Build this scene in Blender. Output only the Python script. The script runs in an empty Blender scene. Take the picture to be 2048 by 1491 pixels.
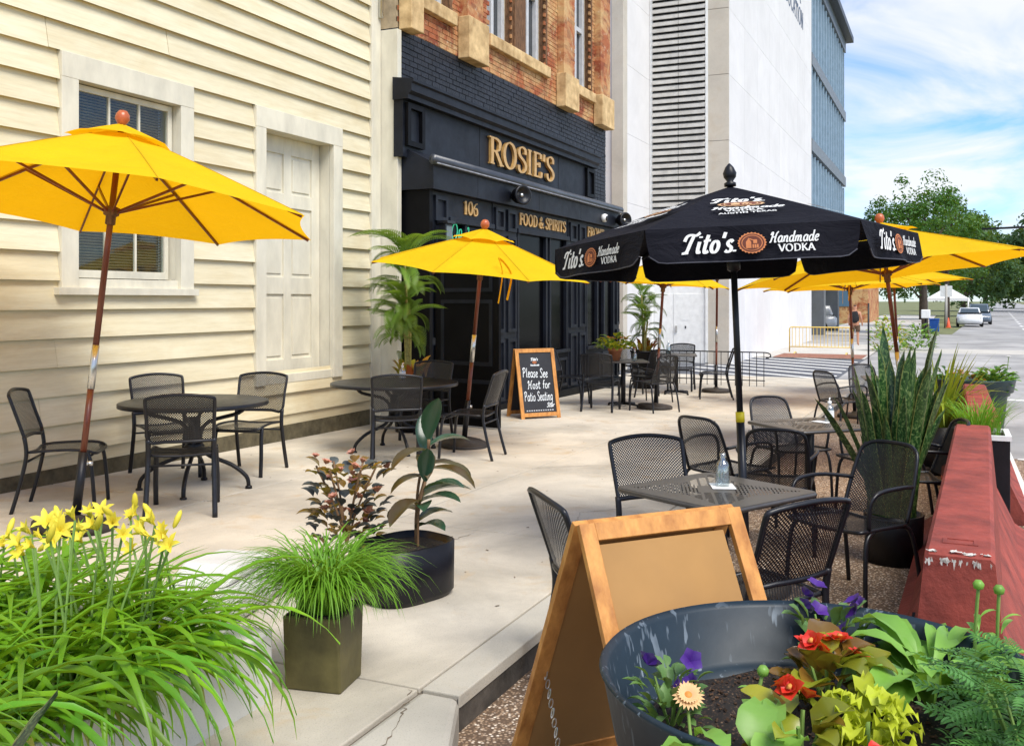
import bpy, math, random
from mathutils import Vector, Matrix, Quaternion
R = math.radians
rnd = random.Random(7)
sc = bpy.context.scene
col = sc.collection

# ------------------------------------------------------------------ camera, sky, sun, exposure
FPX, HOR, CX = 1950.0, 600.0, 1024.0          # focal length, horizon row and centre column in photo pixels
TH = math.atan2(876.0, FPX)                   # street runs along +X, buildings stand at +Y
CT, ST = math.cos(TH), math.sin(TH)
CAMZ = 1.55
FWD, RGT = Vector((CT, ST, 0)), Vector((ST, -CT, 0))
cd = bpy.data.cameras.new('camera'); co = bpy.data.objects.new('camera', cd); col.objects.link(co)
co.location = (0, 0, CAMZ); co.rotation_euler = (R(90), 0, TH - R(90))
cd.sensor_fit = 'HORIZONTAL'; cd.sensor_width = 36; cd.lens = 36 * FPX / 2048
cd.shift_y = -(745.5 - HOR) / 2048; cd.clip_start = 0.05; cd.clip_end = 3000
sc.camera = co

SUN = Vector((-0.38, -0.62, 1.0)).normalized()
world = bpy.data.worlds.new('World'); sc.world = world; world.use_nodes = True
wn = world.node_tree; wn.nodes.clear()
def wN(t, **k):
    n = wn.nodes.new(t)
    for a, b in k.items(): setattr(n, a, b)
    return n
wout = wN('ShaderNodeOutputWorld'); wbg = wN('ShaderNodeBackground'); wsky = wN('ShaderNodeTexSky', sky_type='NISHITA', sun_disc=False)
wsky.sun_elevation = math.asin(SUN.z); wsky.sun_rotation = math.atan2(SUN.x, SUN.y); wsky.air_density = 1.0; wsky.dust_density = 0.2; wsky.ozone_density = 2.0
wtc = wN('ShaderNodeTexCoord'); wsep = wN('ShaderNodeSeparateXYZ'); wn.links.new(wtc.outputs['Generated'], wsep.inputs[0])
wad = wN('ShaderNodeMath', operation='ADD'); wad.inputs[1].default_value = 0.16; wn.links.new(wsep.outputs['Z'], wad.inputs[0])
wab = wN('ShaderNodeMath', operation='MAXIMUM'); wab.inputs[1].default_value = 0.05; wn.links.new(wad.outputs[0], wab.inputs[0])
wcm = wN('ShaderNodeCombineXYZ')
for i, ax in enumerate('XY'):
    d = wN('ShaderNodeMath', operation='DIVIDE'); wn.links.new(wsep.outputs[ax], d.inputs[0]); wn.links.new(wab.outputs[0], d.inputs[1]); wn.links.new(d.outputs[0], wcm.inputs[i])
wno = wN('ShaderNodeTexNoise'); wno.inputs['Scale'].default_value = 1.5; wno.inputs['Detail'].default_value = 7; wno.inputs['Roughness'].default_value = 0.55; wno.inputs['Distortion'].default_value = 0.5
wn.links.new(wcm.outputs[0], wno.inputs['Vector'])
wrp = wN('ShaderNodeValToRGB'); wrp.color_ramp.elements[0].position = 0.40; wrp.color_ramp.elements[1].position = 0.60
wn.links.new(wno.outputs['Fac'], wrp.inputs[0])
wmx = wN('ShaderNodeMix', data_type='RGBA'); wmx.inputs[7].default_value = (3.6, 3.65, 3.7, 1)
wsc = wN('ShaderNodeMath', operation='MULTIPLY'); wsc.inputs[1].default_value = 0.9; wn.links.new(wrp.outputs[0], wsc.inputs[0])
wn.links.new(wsc.outputs[0], wmx.inputs[0]); wtn = wN('ShaderNodeMix', data_type='RGBA', blend_type='MULTIPLY'); wtn.inputs[0].default_value = 1; wtn.inputs[7].default_value = (.46, .60, .80, 1); wn.links.new(wsky.outputs[0], wtn.inputs[6]); wn.links.new(wtn.outputs[2], wmx.inputs[6]); wn.links.new(wmx.outputs[2], wbg.inputs[0])
wbg.inputs[1].default_value = 0.10; wn.links.new(wbg.outputs[0], wout.inputs[0])

sl = bpy.data.lights.new('sun', 'SUN'); sl.energy = 1.65; sl.angle = R(32); sl.color = (1.0, 0.95, 0.86)
so = bpy.data.objects.new('sun', sl); col.objects.link(so); so.rotation_euler = (-SUN).to_track_quat('-Z', 'Y').to_euler(); so.location = (0, 0, 20)
vs = sc.view_settings; vs.view_transform = 'Standard'; vs.look = 'None'; vs.gamma = 1.0; vs.exposure = 1.5; vs.use_curve_mapping = False
sc.render.engine = 'CYCLES'; sc.cycles.use_denoising = True; sc.cycles.max_bounces = 5; sc.cycles.transparent_max_bounces = 12

# ------------------------------------------------------------------ ground and pixel helpers
def gz(x): return -0.0145 * min(max(x - 5.0, 0.0), 20.0)
LANE = -0.15                                   # parking lane lies a kerb below the pavement
KY = 1.75                                      # kerb line
def ray(u): a = (u - CX) / FPX; return FWD + RGT * a
def at(u, v, t): d = ray(u) * t; return Vector((d.x, d.y, CAMZ - (v - HOR) / FPX * t))
def G(u, v, off=0.0):
    d = ray(u); x = 5.0
    for _ in range(12):
        t = (CAMZ - gz(x) - off) * FPX / (v - HOR); x = d.x * t
    return Vector((d.x * t, d.y * t, gz(x) + off))
def H(u, v, z):
    t = (CAMZ - z) * FPX / (v - HOR); d = ray(u) * t; return Vector((d.x, d.y, z))
def WX(u, y): d = ray(u); return d.x * y / d.y

# ------------------------------------------------------------------ mesh builder
class MB:
    def __init__(s): s.v = []; s.f = []; s.uv = {}; s.sm = []
    def add(s, vs_, fs, smooth=False, uvs=None):
        o = len(s.v); s.v += [tuple(p) for p in vs_]
        for f in fs: s.f.append(tuple(i + o for i in f)); s.sm.append(smooth)
        if uvs:
            for i, q in enumerate(uvs): s.uv[o + i] = q
        return s
    def box(s, x0, x1, y0, y1, z0, z1, m=None, smooth=False):
        p = [Vector((x, y, z)) for z in (z0, z1) for y in (y0, y1) for x in (x0, x1)]
        if m: p = [m @ q for q in p]
        return s.add(p, [(0, 2, 3, 1), (4, 5, 7, 6), (0, 1, 5, 4), (2, 6, 7, 3), (0, 4, 6, 2), (1, 3, 7, 5)], smooth)
    def prism(s, poly, axis, a, b):            # poly of 2D points swept along axis 0/1/2 from a to b
        def mk(p, q):
            l = [p[0], p[1]]; l.insert(axis, q); return l
        n = len(poly)
        s.add([mk(p, a) for p in poly] + [mk(p, b) for p in poly],
              [tuple(range(n - 1, -1, -1)), tuple(range(n, 2 * n))] + [(i, (i + 1) % n, n + (i + 1) % n, n + i) for i in range(n)])
        return s
    def tube(s, pts, r, n=6, cap=True, flat=1.0, up=None):
        pts = [Vector(p) for p in pts]; rs = r if isinstance(r, (list, tuple)) else [r] * len(pts)
        base = len(s.v); prev = None; vs_ = []
        for i, p in enumerate(pts):
            d = (pts[min(i + 1, len(pts) - 1)] - pts[max(i - 1, 0)])
            if d.length < 1e-9: d = Vector((0, 0, 1))
            d.normalize()
            if prev is None:
                w = Vector(up) if up else (Vector((0, 0, 1)) if abs(d.z) < .9 else Vector((1, 0, 0)))
                e1 = (w - d * w.dot(d)).normalized()
            else: e1 = (prev - d * prev.dot(d)).normalized()
            prev = e1; e2 = d.cross(e1)
            for k in range(n):
                a = 2 * math.pi * (k + .5) / n
                vs_.append(p + e1 * (math.cos(a) * rs[i]) + e2 * (math.sin(a) * rs[i] * flat))
        fs = [(i * n + k, i * n + (k + 1) % n, (i + 1) * n + (k + 1) % n, (i + 1) * n + k) for i in range(len(pts) - 1) for k in range(n)]
        if cap: fs += [tuple(range(n - 1, -1, -1)), tuple(range((len(pts) - 1) * n, len(pts) * n))]
        return s.add(vs_, fs, n > 5)
    def lathe(s, prof, n=24, c=(0, 0, 0), sq=0, sx=1, sy=1, smooth=True):
        vs_ = []
        for r, z in prof:
            for k in range(n):
                a = 2 * math.pi * k / n; ca, sa = math.cos(a), math.sin(a)
                if sq:
                    q = (abs(ca) ** sq + abs(sa) ** sq) ** (-1 / sq); ca *= q; sa *= q
                vs_.append((c[0] + r * ca * sx, c[1] + r * sa * sy, c[2] + z))
        m = len(prof)
        return s.add(vs_, [(i * n + k, i * n + (k + 1) % n, (i + 1) * n + (k + 1) % n, (i + 1) * n + k) for i in range(m - 1) for k in range(n)], smooth)
    def grid(s, fn, nu, nv, smooth=True, uvf=None):
        vs_ = [fn(i / nu, j / nv) for j in range(nv + 1) for i in range(nu + 1)]
        uvs = [uvf(i / nu, j / nv) for j in range(nv + 1) for i in range(nu + 1)] if uvf else None
        return s.add(vs_, [(j * (nu + 1) + i, j * (nu + 1) + i + 1, (j + 1) * (nu + 1) + i + 1, (j + 1) * (nu + 1) + i) for j in range(nv) for i in range(nu)], smooth, uvs)
    def xf(s, m): s.v = [tuple(m @ Vector(p)) for p in s.v]; return s
    def mesh(s, name, mat):
        me = bpy.data.meshes.new(name); me.from_pydata(s.v, [], s.f); me.polygons.foreach_set('use_smooth', s.sm)
        if s.uv:
            ul = me.uv_layers.new(name='uv')
            for l in me.loops: ul.data[l.index].uv = s.uv.get(l.vertex_index, (0, 0))
        if mat: me.materials.append(mat)
        me.update(); return me
    def build(s, name, mat, parent=None, world=False, bevel=0, kind=None):
        o = bpy.data.objects.new(name, s.mesh(name, mat)); col.objects.link(o)
        if parent:
            o.parent = parent
            if world:
                q = parent
                while q: o.location = o.location - q.location; q = q.parent
        if bevel:
            b = o.modifiers.new('bevel', 'BEVEL'); b.width = bevel; b.segments = 2; b.limit_method = 'ANGLE'; b.angle_limit = R(40)
        if kind: o['kind'] = kind
        return o
def thing(name, label, cat, loc=(0, 0, 0), rz=0, group=None, axis=None):
    o = bpy.data.objects.new(name, None); col.objects.link(o); o.location = loc; o.empty_display_size = .1
    if axis is not None:
        o.rotation_mode = 'QUATERNION'
        o.rotation_quaternion = Vector((0, 0, 1)).rotation_difference(Vector(axis).normalized()) @ Quaternion((0, 0, 1), rz)
    else: o.rotation_euler = (0, 0, rz)
    o['label'] = label; o['category'] = cat
    if group: o['group'] = group
    return o
def tag(o, label, cat, group=None):
    o['label'] = label; o['category'] = cat
    if group: o['group'] = group
    return o
def inst(name, me, parent, loc=(0, 0, 0), rot=(0, 0, 0), scale=1.0, label=None):
    o = bpy.data.objects.new(name, me); col.objects.link(o); o.parent = parent; o.location = loc; o.rotation_euler = rot
    o.scale = (scale,) * 3 if not isinstance(scale, (tuple, list)) else scale
    if label: o['label'] = label
    return o
def cells(x0, x1, z0, z1, holes):              # rectangle minus rectangular holes -> list of rectangles
    xs = sorted({x0, x1, *[h[0] for h in holes], *[h[1] for h in holes]}); out = []
    xs = [x for x in xs if x0 <= x <= x1]
    for a, b in zip(xs, xs[1:]):
        m = (a + b) / 2; cuts = sorted([(h[2], h[3]) for h in holes if h[0] < m < h[1]]); z = z0
        for c, d in cuts:
            if c > z: out.append((a, b, z, min(c, z1)))
            z = max(z, d)
        if z < z1: out.append((a, b, z, z1))
    return out

# ------------------------------------------------------------------ materials
def newmat(name):
    m = bpy.data.materials.new(name); m.use_nodes = True; nt = m.node_tree
    return m, nt, nt.nodes['Principled BSDF']
def nd(nt, t, **k):
    n = nt.nodes.new(t)
    for a, b in k.items():
        if a in n.inputs: n.inputs[a].default_value = b
        else: setattr(n, a, b)
    return n
def lk(nt, a, b): nt.links.new(a, b)
def mth(nt, op, a, b=None):
    n = nt.nodes.new('ShaderNodeMath'); n.operation = op
    for i, x in enumerate((a, b)):
        if x is None: continue
        if isinstance(x, (int, float)): n.inputs[i].default_value = x
        else: lk(nt, x, n.inputs[i])
    return n.outputs[0]
def c4(c): return (c[0], c[1], c[2], 1)
def ramp(nt, fac, stops):
    r = nt.nodes.new('ShaderNodeValToRGB'); e = r.color_ramp.elements
    while len(e) < len(stops): e.new(0.5)
    for i, (p, c) in enumerate(stops): e[i].position = p; e[i].color = c4(c)
    lk(nt, fac, r.inputs[0]); return r.outputs[0]
def mix(nt, fac, a, b, blend='MIX'):
    n = nt.nodes.new('ShaderNodeMix'); n.data_type = 'RGBA'; n.blend_type = blend
    for i, x in ((0, fac), (6, a), (7, b)):
        if isinstance(x, (int, float)): n.inputs[i].default_value = x
        elif isinstance(x, (tuple, list)): n.inputs[i].default_value = c4(x)
        else: lk(nt, x, n.inputs[i])
    return n.outputs[2]
def noise(nt, scale, detail=4, rough=.6, vec=None, dist=0):
    n = nd(nt, 'ShaderNodeTexNoise'); n.inputs['Scale'].default_value = scale; n.inputs['Detail'].default_value = detail
    n.inputs['Roughness'].default_value = rough; n.inputs['Distortion'].default_value = dist
    if vec is not None: lk(nt, vec, n.inputs['Vector'])
    return n.outputs['Fac']
def coords(nt, which='Object', scale=None):
    t = nt.nodes.new('ShaderNodeTexCoord').outputs[which] if which != 'World' else nt.nodes.new('ShaderNodeNewGeometry').outputs['Position']
    if scale:
        m = nt.nodes.new('ShaderNodeMapping'); m.inputs['Scale'].default_value = scale; lk(nt, t, m.inputs['Vector']); return m.outputs[0]
    return t
def bump(nt, b, h, strength=.3, dist=.01):
    n = nd(nt, 'ShaderNodeBump'); n.inputs['Strength'].default_value = strength; n.inputs['Distance'].default_value = dist
    lk(nt, h, n.inputs['Height']); lk(nt, n.outputs[0], b.inputs['Normal'])
MATS = {}
def simple(name, c, rough=.55, var=.18, scale=7, bmp=0, metal=0, spec=.4, stretch=None, objvar=0, emit=None, c2=None, coat=0):
    if name in MATS: return MATS[name]
    m, nt, b = newmat(name); v = coords(nt, 'World', stretch)
    n = noise(nt, scale, 5, .6, v)
    lo = c2 or tuple(x * (1 - var) for x in c); hi = tuple(min(1, x * (1 + var)) for x in c)
    cc = ramp(nt, n, [(.32, lo), (.68, hi)])
    if objvar:
        oi = nt.nodes.new('ShaderNodeObjectInfo').outputs['Random']
        cc = mix(nt, 1.0, cc, ramp(nt, oi, [(0, (1 - objvar,) * 3), (1, (1 + objvar,) * 3)]), 'MULTIPLY')
    lk(nt, cc, b.inputs['Base Color']); b.inputs['Metallic'].default_value = metal; b.inputs['Specular IOR Level'].default_value = spec
    rr = nd(nt, 'ShaderNodeMapRange'); rr.inputs[3].default_value = max(.05, rough - .12); rr.inputs[4].default_value = min(1, rough + .12); lk(nt, noise(nt, scale * 2.3, 3, .6, v), rr.inputs[0]); lk(nt, rr.outputs[0], b.inputs['Roughness'])
    if bmp: bump(nt, b, noise(nt, scale * 5, 5, .65, v), bmp, .01)
    if coat: b.inputs['Coat Weight'].default_value = coat
    if emit: b.inputs['Emission Color'].default_value = c4(emit[0]); b.inputs['Emission Strength'].default_value = emit[1]
    MATS[name] = m; return m
def foliage(name, c, c2, trans=.35, rough=.45, objvar=.25, stripe=0):
    m, nt, b = newmat(name); oi = nt.nodes.new('ShaderNodeObjectInfo').outputs['Random']
    cc = mix(nt, noise(nt, 9, 3, .6, coords(nt, 'World')), c, c2)
    cc = mix(nt, 1.0, cc, ramp(nt, oi, [(0, (1 - objvar,) * 3), (1, (1 + objvar, 1 + objvar, 1))]), 'MULTIPLY')
    if stripe:
        w = nd(nt, 'ShaderNodeTexWave', wave_type='BANDS', bands_direction='Y'); w.inputs['Scale'].default_value = stripe; w.inputs['Distortion'].default_value = .4
        lk(nt, coords(nt), w.inputs['Vector']); cc = mix(nt, mth(nt, 'MULTIPLY', w.outputs['Fac'], .3), cc, tuple(x * .45 for x in c))
    lk(nt, cc, b.inputs['Base Color']); b.inputs['Roughness'].default_value = rough; b.inputs['Specular IOR Level'].default_value = .45
    tr = nd(nt, 'ShaderNodeBsdfTranslucent'); lk(nt, mix(nt, .35, cc, (.5, .6, .02)), tr.inputs[0])
    ms = nd(nt, 'ShaderNodeMixShader'); ms.inputs[0].default_value = trans
    lk(nt, b.outputs[0], ms.inputs[1]); lk(nt, tr.outputs[0], ms.inputs[2]); lk(nt, ms.outputs[0], nt.nodes['Material Output'].inputs[0])
    return m
def fabric(name, c, trans, tc=None):
    m, nt, b = newmat(name); v = coords(nt)
    n = noise(nt, 2.2, 5, .6, v); cc = ramp(nt, n, [(.25, tuple(x * .86 for x in c)), (.7, c)])
    cc = mix(nt, mth(nt, 'MULTIPLY', ramp(nt, noise(nt, 30, 2, .5, v), [(.62, (0, 0, 0)), (.75, (1, 1, 1))]), .12), cc, tuple(x * .4 for x in c))
    lk(nt, cc, b.inputs['Base Color']); b.inputs['Roughness'].default_value = .8; b.inputs['Specular IOR Level'].default_value = .12
    bump(nt, b, noise(nt, 3.2, 5, .6, coords(nt, 'Object', (1, 1, 2.5)), 1.0), .6, .05)
    if trans:
        tr = nd(nt, 'ShaderNodeBsdfTranslucent'); tr.inputs[0].default_value = c4(tc or c)
        ms = nd(nt, 'ShaderNodeMixShader'); ms.inputs[0].default_value = trans
        lk(nt, b.outputs[0], ms.inputs[1]); lk(nt, tr.outputs[0], ms.inputs[2]); lk(nt, ms.outputs[0], nt.nodes['Material Output'].inputs[0])
    return m
def perforated(name, c, scale=82, thr=.31, slots=False):
    m, nt, b = newmat(name); uv = coords(nt, 'UV')
    b.inputs['Base Color'].default_value = c4(c); b.inputs['Roughness'].default_value = .38; b.inputs['Specular IOR Level'].default_value = .5
    if not slots:
        mp = nt.nodes.new('ShaderNodeMapping'); mp.inputs['Rotation'].default_value = (0, 0, R(45)); lk(nt, uv, mp.inputs[0])
        vo = nd(nt, 'ShaderNodeTexVoronoi', voronoi_dimensions='2D'); vo.inputs['Scale'].default_value = scale; vo.inputs['Randomness'].default_value = 0
        lk(nt, mp.outputs[0], vo.inputs['Vector']); hole = mth(nt, 'LESS_THAN', vo.outputs['Distance'], thr)
    else:                                       # four leaf-shaped fields of diagonal slots
        s = nt.nodes.new('ShaderNodeSeparateXYZ'); lk(nt, uv, s.inputs[0])
        ax = mth(nt, 'ABSOLUTE', s.outputs['X']); ay = mth(nt, 'ABSOLUTE', s.outputs['Y'])
        d1 = mth(nt, 'ADD', ax, ay); d2 = mth(nt, 'SUBTRACT', ax, ay)
        a = mth(nt, 'LESS_THAN', mth(nt, 'FRACT', mth(nt, 'MULTIPLY', d1, 38)), .42)
        fr = mth(nt, 'FRACT', mth(nt, 'ADD', mth(nt, 'MULTIPLY', d2, 14), .5)); bnd = mth(nt, 'MULTIPLY', mth(nt, 'GREATER_THAN', fr, .14), mth(nt, 'LESS_THAN', fr, .86))
        inb = mth(nt, 'MULTIPLY', mth(nt, 'GREATER_THAN', d1, .13), mth(nt, 'LESS_THAN', mth(nt, 'ADD', mth(nt, 'MAXIMUM', ax, ay), mth(nt, 'MULTIPLY', mth(nt, 'ABSOLUTE', d2), .35)), .30))
        hole = mth(nt, 'MULTIPLY', mth(nt, 'MULTIPLY', a, bnd), inb)
    tr = nd(nt, 'ShaderNodeBsdfTransparent'); ms = nd(nt, 'ShaderNodeMixShader')
    lk(nt, hole, ms.inputs[0]); lk(nt, b.outputs[0], ms.inputs[1]); lk(nt, tr.outputs[0], ms.inputs[2]); lk(nt, ms.outputs[0], nt.nodes['Material Output'].inputs[0])
    return m
def concrete(name, c, var=.25, stain=.5, speck=.4, objvar=.06):
    m, nt, b = newmat(name); v = coords(nt, 'World')
    big = noise(nt, .9, 5, .65, v, .4); cc = ramp(nt, big, [(.3, tuple(x * (1 - var) for x in c)), (.65, c)])
    st = ramp(nt, noise(nt, 1.7, 6, .7, v, 1.2), [(.55, (0, 0, 0)), (.75, (1, 1, 1))])
    cc = mix(nt, mth(nt, 'MULTIPLY', st, stain), cc, (c[0] * .78, c[1] * .62, c[2] * .42))
    sp = ramp(nt, noise(nt, 170, 2, .6, v), [(.30, (1, 1, 1)), (.42, (0, 0, 0))]); cc = mix(nt, mth(nt, 'MULTIPLY', sp, speck), cc, tuple(x * .35 for x in c))
    sp2 = ramp(nt, noise(nt, 24, 2, .4, v), [(.17, (1, 1, 1)), (.22, (0, 0, 0))]); cc = mix(nt, mth(nt, 'MULTIPLY', sp2, .5), cc, tuple(x * .3 for x in c))
    oi = nt.nodes.new('ShaderNodeObjectInfo').outputs['Random']; cc = mix(nt, 1.0, cc, ramp(nt, oi, [(0, (1 - objvar,) * 3), (1, (1, 1, 1))]), 'MULTIPLY')
    lk(nt, cc, b.inputs['Base Color']); b.inputs['Roughness'].default_value = .85
    bump(nt, b, noise(nt, 60, 6, .7, v), .35, .008); return m
def aggregate(name, gap=(.09, .06, .04), scale=75):
    m, nt, b = newmat(name); v = coords(nt, 'World')
    vo = nd(nt, 'ShaderNodeTexVoronoi'); vo.inputs['Scale'].default_value = scale; lk(nt, v, vo.inputs['Vector'])
    hs = nt.nodes.new('ShaderNodeSeparateXYZ'); lk(nt, vo.outputs['Color'], hs.inputs[0])
    cc = ramp(nt, hs.outputs[0], [(0, (.10, .07, .045)), (.35, (.25, .17, .11)), (.6, (.36, .27, .19)), (.85, (.52, .44, .36)), (1, (.75, .70, .62))])
    cc = mix(nt, ramp(nt, vo.outputs['Distance'], [(.25, (0, 0, 0)), (.6, (1, 1, 1))]), cc, gap)
    cc = mix(nt, 1.0, cc, ramp(nt, noise(nt, 1.1, 5, .6, v), [(.3, (1.1, 1.05, 1.0)), (.7, (1.75, 1.65, 1.5))]), 'MULTIPLY')
    lk(nt, cc, b.inputs['Base Color']); b.inputs['Roughness'].default_value = .8; bump(nt, b, vo.outputs['Distance'], -.8, .012); return m
def clapboard():
    m, nt, b = newmat('cream_board_paint'); v = coords(nt, 'World'); s = coords(nt, 'World', (1.2, 1, 14))
    cc = ramp(nt, noise(nt, 1.6, 5, .6, s), [(.25, (.64, .56, .37)), (.65, (.74, .675, .485))])
    sc_ = ramp(nt, noise(nt, 26, 6, .7, coords(nt, 'World', (.5, 1, 2.2))), [(.18, (1, 1, 1)), (.27, (0, 0, 0))]); cc = mix(nt, mth(nt, 'MULTIPLY', sc_, .55), cc, (.32, .26, .16))
    ts = ramp(nt, noise(nt, .8, 6, .7, coords(nt, 'World', (.6, 1, 1.3)), .8), [(.45, (0, 0, 0)), (.72, (1, 1, 1))]); cc = mix(nt, mth(nt, 'MULTIPLY', ts, .55), cc, (.60, .47, .26))
    gr = ramp(nt, noise(nt, 60, 3, .6, coords(nt, 'World', (.12, 1, 1.6))), [(.4, (.97,) * 3), (.6, (1.02,) * 3)]); cc = mix(nt, 1, cc, gr, 'MULTIPLY')
    oi = nt.nodes.new('ShaderNodeObjectInfo').outputs['Random']; cc = mix(nt, 1.0, cc, ramp(nt, oi, [(0, (.93, .92, .9)), (1, (1.04, 1.04, 1.04))]), 'MULTIPLY')
    lk(nt, cc, b.inputs['Base Color']); b.inputs['Roughness'].default_value = .6; bump(nt, b, noise(nt, 40, 6, .7, coords(nt, 'World', (.15, 1, 2))), .25, .006); return m
def red_brick():
    m, nt, b = newmat('red_brick'); v = coords(nt, 'World'); oi = nt.nodes.new('ShaderNodeObjectInfo').outputs['Random']
    wn2 = nd(nt, 'ShaderNodeTexWhiteNoise'); mp = coords(nt, 'World', (4.7, 1, 12.9)); sn = nt.nodes.new('ShaderNodeVectorMath'); sn.operation = 'FLOOR'; lk(nt, mp, sn.inputs[0]); lk(nt, sn.outputs[0], wn2.inputs[0])
    cc = ramp(nt, wn2.outputs[0], [(0, (.20, .045, .018)), (.5, (.33, .085, .03)), (1, (.42, .14, .05))])
    buff = ramp(nt, noise(nt, 1.25, 6, .72, v, .6), [(.42, (0, 0, 0)), (.60, (1, 1, 1))]); cc = mix(nt, mth(nt, 'MULTIPLY', buff, .8), cc, (.62, .42, .19))
    wh = ramp(nt, noise(nt, 9, 5, .7, v), [(.60, (0, 0, 0)), (.70, (1, 1, 1))]); cc = mix(nt, mth(nt, 'MULTIPLY', wh, .6), cc, (.66, .56, .40))
    lk(nt, cc, b.inputs['Base Color']); b.inputs['Roughness'].default_value = .9; bump(nt, b, noise(nt, 70, 5, .7, v), .5, .01); return m
def snake_mat():
    m, nt, b = newmat('banded_snake_leaf'); uv = coords(nt, 'UV'); s = nt.nodes.new('ShaderNodeSeparateXYZ'); lk(nt, uv, s.inputs[0])
    mp = nt.nodes.new('ShaderNodeMapping'); mp.inputs['Scale'].default_value = (6, 40, 1); lk(nt, uv, mp.inputs[0])
    oi = nt.nodes.new('ShaderNodeObjectInfo').outputs['Random']; cb = nt.nodes.new('ShaderNodeCombineXYZ'); lk(nt, mth(nt, 'MULTIPLY', oi, 50), cb.inputs[2]); ad = nt.nodes.new('ShaderNodeVectorMath'); lk(nt, mp.outputs[0], ad.inputs[0]); lk(nt, cb.outputs[0], ad.inputs[1])
    n = noise(nt, 1.0, 4, .7, ad.outputs[0], .8); cc = ramp(nt, n, [(.40, (.008, .032, .008)), (.52, (.025, .085, .016)), (.62, (.17, .24, .08))])
    ed = mth(nt, 'GREATER_THAN', mth(nt, 'ABSOLUTE', mth(nt, 'SUBTRACT', s.outputs['X'], .5)), .46); cc = mix(nt, mth(nt, 'MULTIPLY', ed, .5), cc, (.35, .32, .08))
    lk(nt, cc, b.inputs['Base Color']); b.inputs['Roughness'].default_value = .35; return m
def glassy(name, c=(.04, .05, .06), rough=.06, spec=.8):
    m, nt, b = newmat(name); b.inputs['Base Color'].default_value = c4(c); b.inputs['Roughness'].default_value = rough; b.inputs['Specular IOR Level'].default_value = spec; return m
def pane_mat(name, refl=.10):
    m, nt, b = newmat(name); g = nd(nt, 'ShaderNodeBsdfGlossy'); g.inputs['Roughness'].default_value = .04; tr = nd(nt, 'ShaderNodeBsdfTransparent'); tr.inputs[0].default_value = (.86, .9, .9, 1)
    ms = nd(nt, 'ShaderNodeMixShader'); ms.inputs[0].default_value = refl
    lk(nt, tr.outputs[0], ms.inputs[1]); lk(nt, g.outputs[0], ms.inputs[2]); lk(nt, ms.outputs[0], nt.nodes['Material Output'].inputs[0]); return m
def clear(name, tint=(1, 1, 1), fac=.75):
    m, nt, b = newmat(name); b.inputs['Base Color'].default_value = c4(tint); b.inputs['Roughness'].default_value = .08
    tr = nd(nt, 'ShaderNodeBsdfTransparent'); tr.inputs[0].default_value = c4(tint); ms = nd(nt, 'ShaderNodeMixShader'); ms.inputs[0].default_value = fac
    lk(nt, b.outputs[0], ms.inputs[1]); lk(nt, tr.outputs[0], ms.inputs[2]); lk(nt, ms.outputs[0], nt.nodes['Material Output'].inputs[0]); return m

BOARD = clapboard()
TRIM = simple('cream_trim_paint', (.66, .62, .50), .55, .12, 5, .15, stretch=(1, 1, .4))
MOULD = simple('dark_sill_board', (.10, .085, .05), .8, .4, 9, .3)
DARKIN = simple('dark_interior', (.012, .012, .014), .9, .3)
BLIND = simple('dark_blind', (.30, .26, .19), .5, .2)
PANE = pane_mat('window_glass', .045)
REDB = red_brick()
BLKB = simple('black_painted_brick', (.011, .0125, .019), .5, .5, 8, .7, spec=.4, objvar=.3)
MORT = simple('old_mortar', (.42, .33, .21), .95, .3, 6, .4)
MORTK = simple('black_mortar', (.008, .008, .010), .8, .3, 6, .4)
STONE = simple('buff_sandstone', (.60, .43, .22), .85, .3, 4, .5, c2=(.36, .23, .10))
BLK = simple('charcoal_joinery_paint', (.0085, .0105, .0165), .5, .4, 2.5, .08, spec=.25)
BLK2 = simple('black_panel_paint', (.003, .003, .004), .5, .35, 3, .05, spec=.12)
GOLD = simple('gold_letter', (.62, .36, .12), .35, .2, 9, metal=.35)
WHITEP = simple('white_paint', (.78, .78, .76), .5, .08)
GREYW = simple('window_frame_paint', (.52, .53, .55), .5, .12)
OLDW = simple('weathered_brown_wood', (.15, .075, .035), .85, .5, 12, .5, stretch=(3, 3, .6))
SLAB = concrete('sidewalk_concrete', (.66, .595, .485), .42, .9, .6, .12)
KERBM = concrete('kerb_concrete', (.54, .50, .42), .3, .3, .5)
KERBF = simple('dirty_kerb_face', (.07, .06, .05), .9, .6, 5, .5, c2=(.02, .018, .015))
AGG = aggregate('pebble_aggregate')
ASPH = simple('asphalt', (.34, .33, .32), .85, .25, .6, .5, c2=(.22, .215, .21))
DRIVE = simple('drive_asphalt', (.10, .105, .12), .85, .3, 2, .4)
PAINTW = simple('road_white_paint', (.72, .71, .68), .8, .15, 12)
LOTC = concrete('far_concrete', (.55, .52, .47), .2, .2, .2)
TRAV = concrete('travertine', (.62, .56, .47), .2, .3, .5)
WPAN = concrete('white_wall_panel', (.74, .72, .71), .10, .06, .05, .05)
LOUV = simple('louver_metal', (.56, .54, .50), .45, .15, 3, metal=.2)
BLUEF = simple('blue_grey_fin', (.28, .38, .46), .4, .12, 3)
BLUEG = glassy('blue_glass', (.10, .18, .26), .12)
IRON = simple('black_iron', (.008, .008, .010), .42, .3, 12, spec=.35)
IRON2 = simple('charcoal_steel', (.010, .0105, .014), .36, .25, 12, spec=.4)
PERF = perforated('perforated_steel', (.008, .0085, .011))
PERFT = perforated('slotted_table_steel', (.075, .066, .055), slots=True)
TABM = simple('table_rim_steel', (.055, .05, .046), .35, .2, 10, spec=.6)
YEL = fabric('yellow_canvas', (.95, .68, .015), .48, (1.0, .47, .004))
YSEAM = fabric('yellow_seam', (.72, .42, .01), .3)
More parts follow.
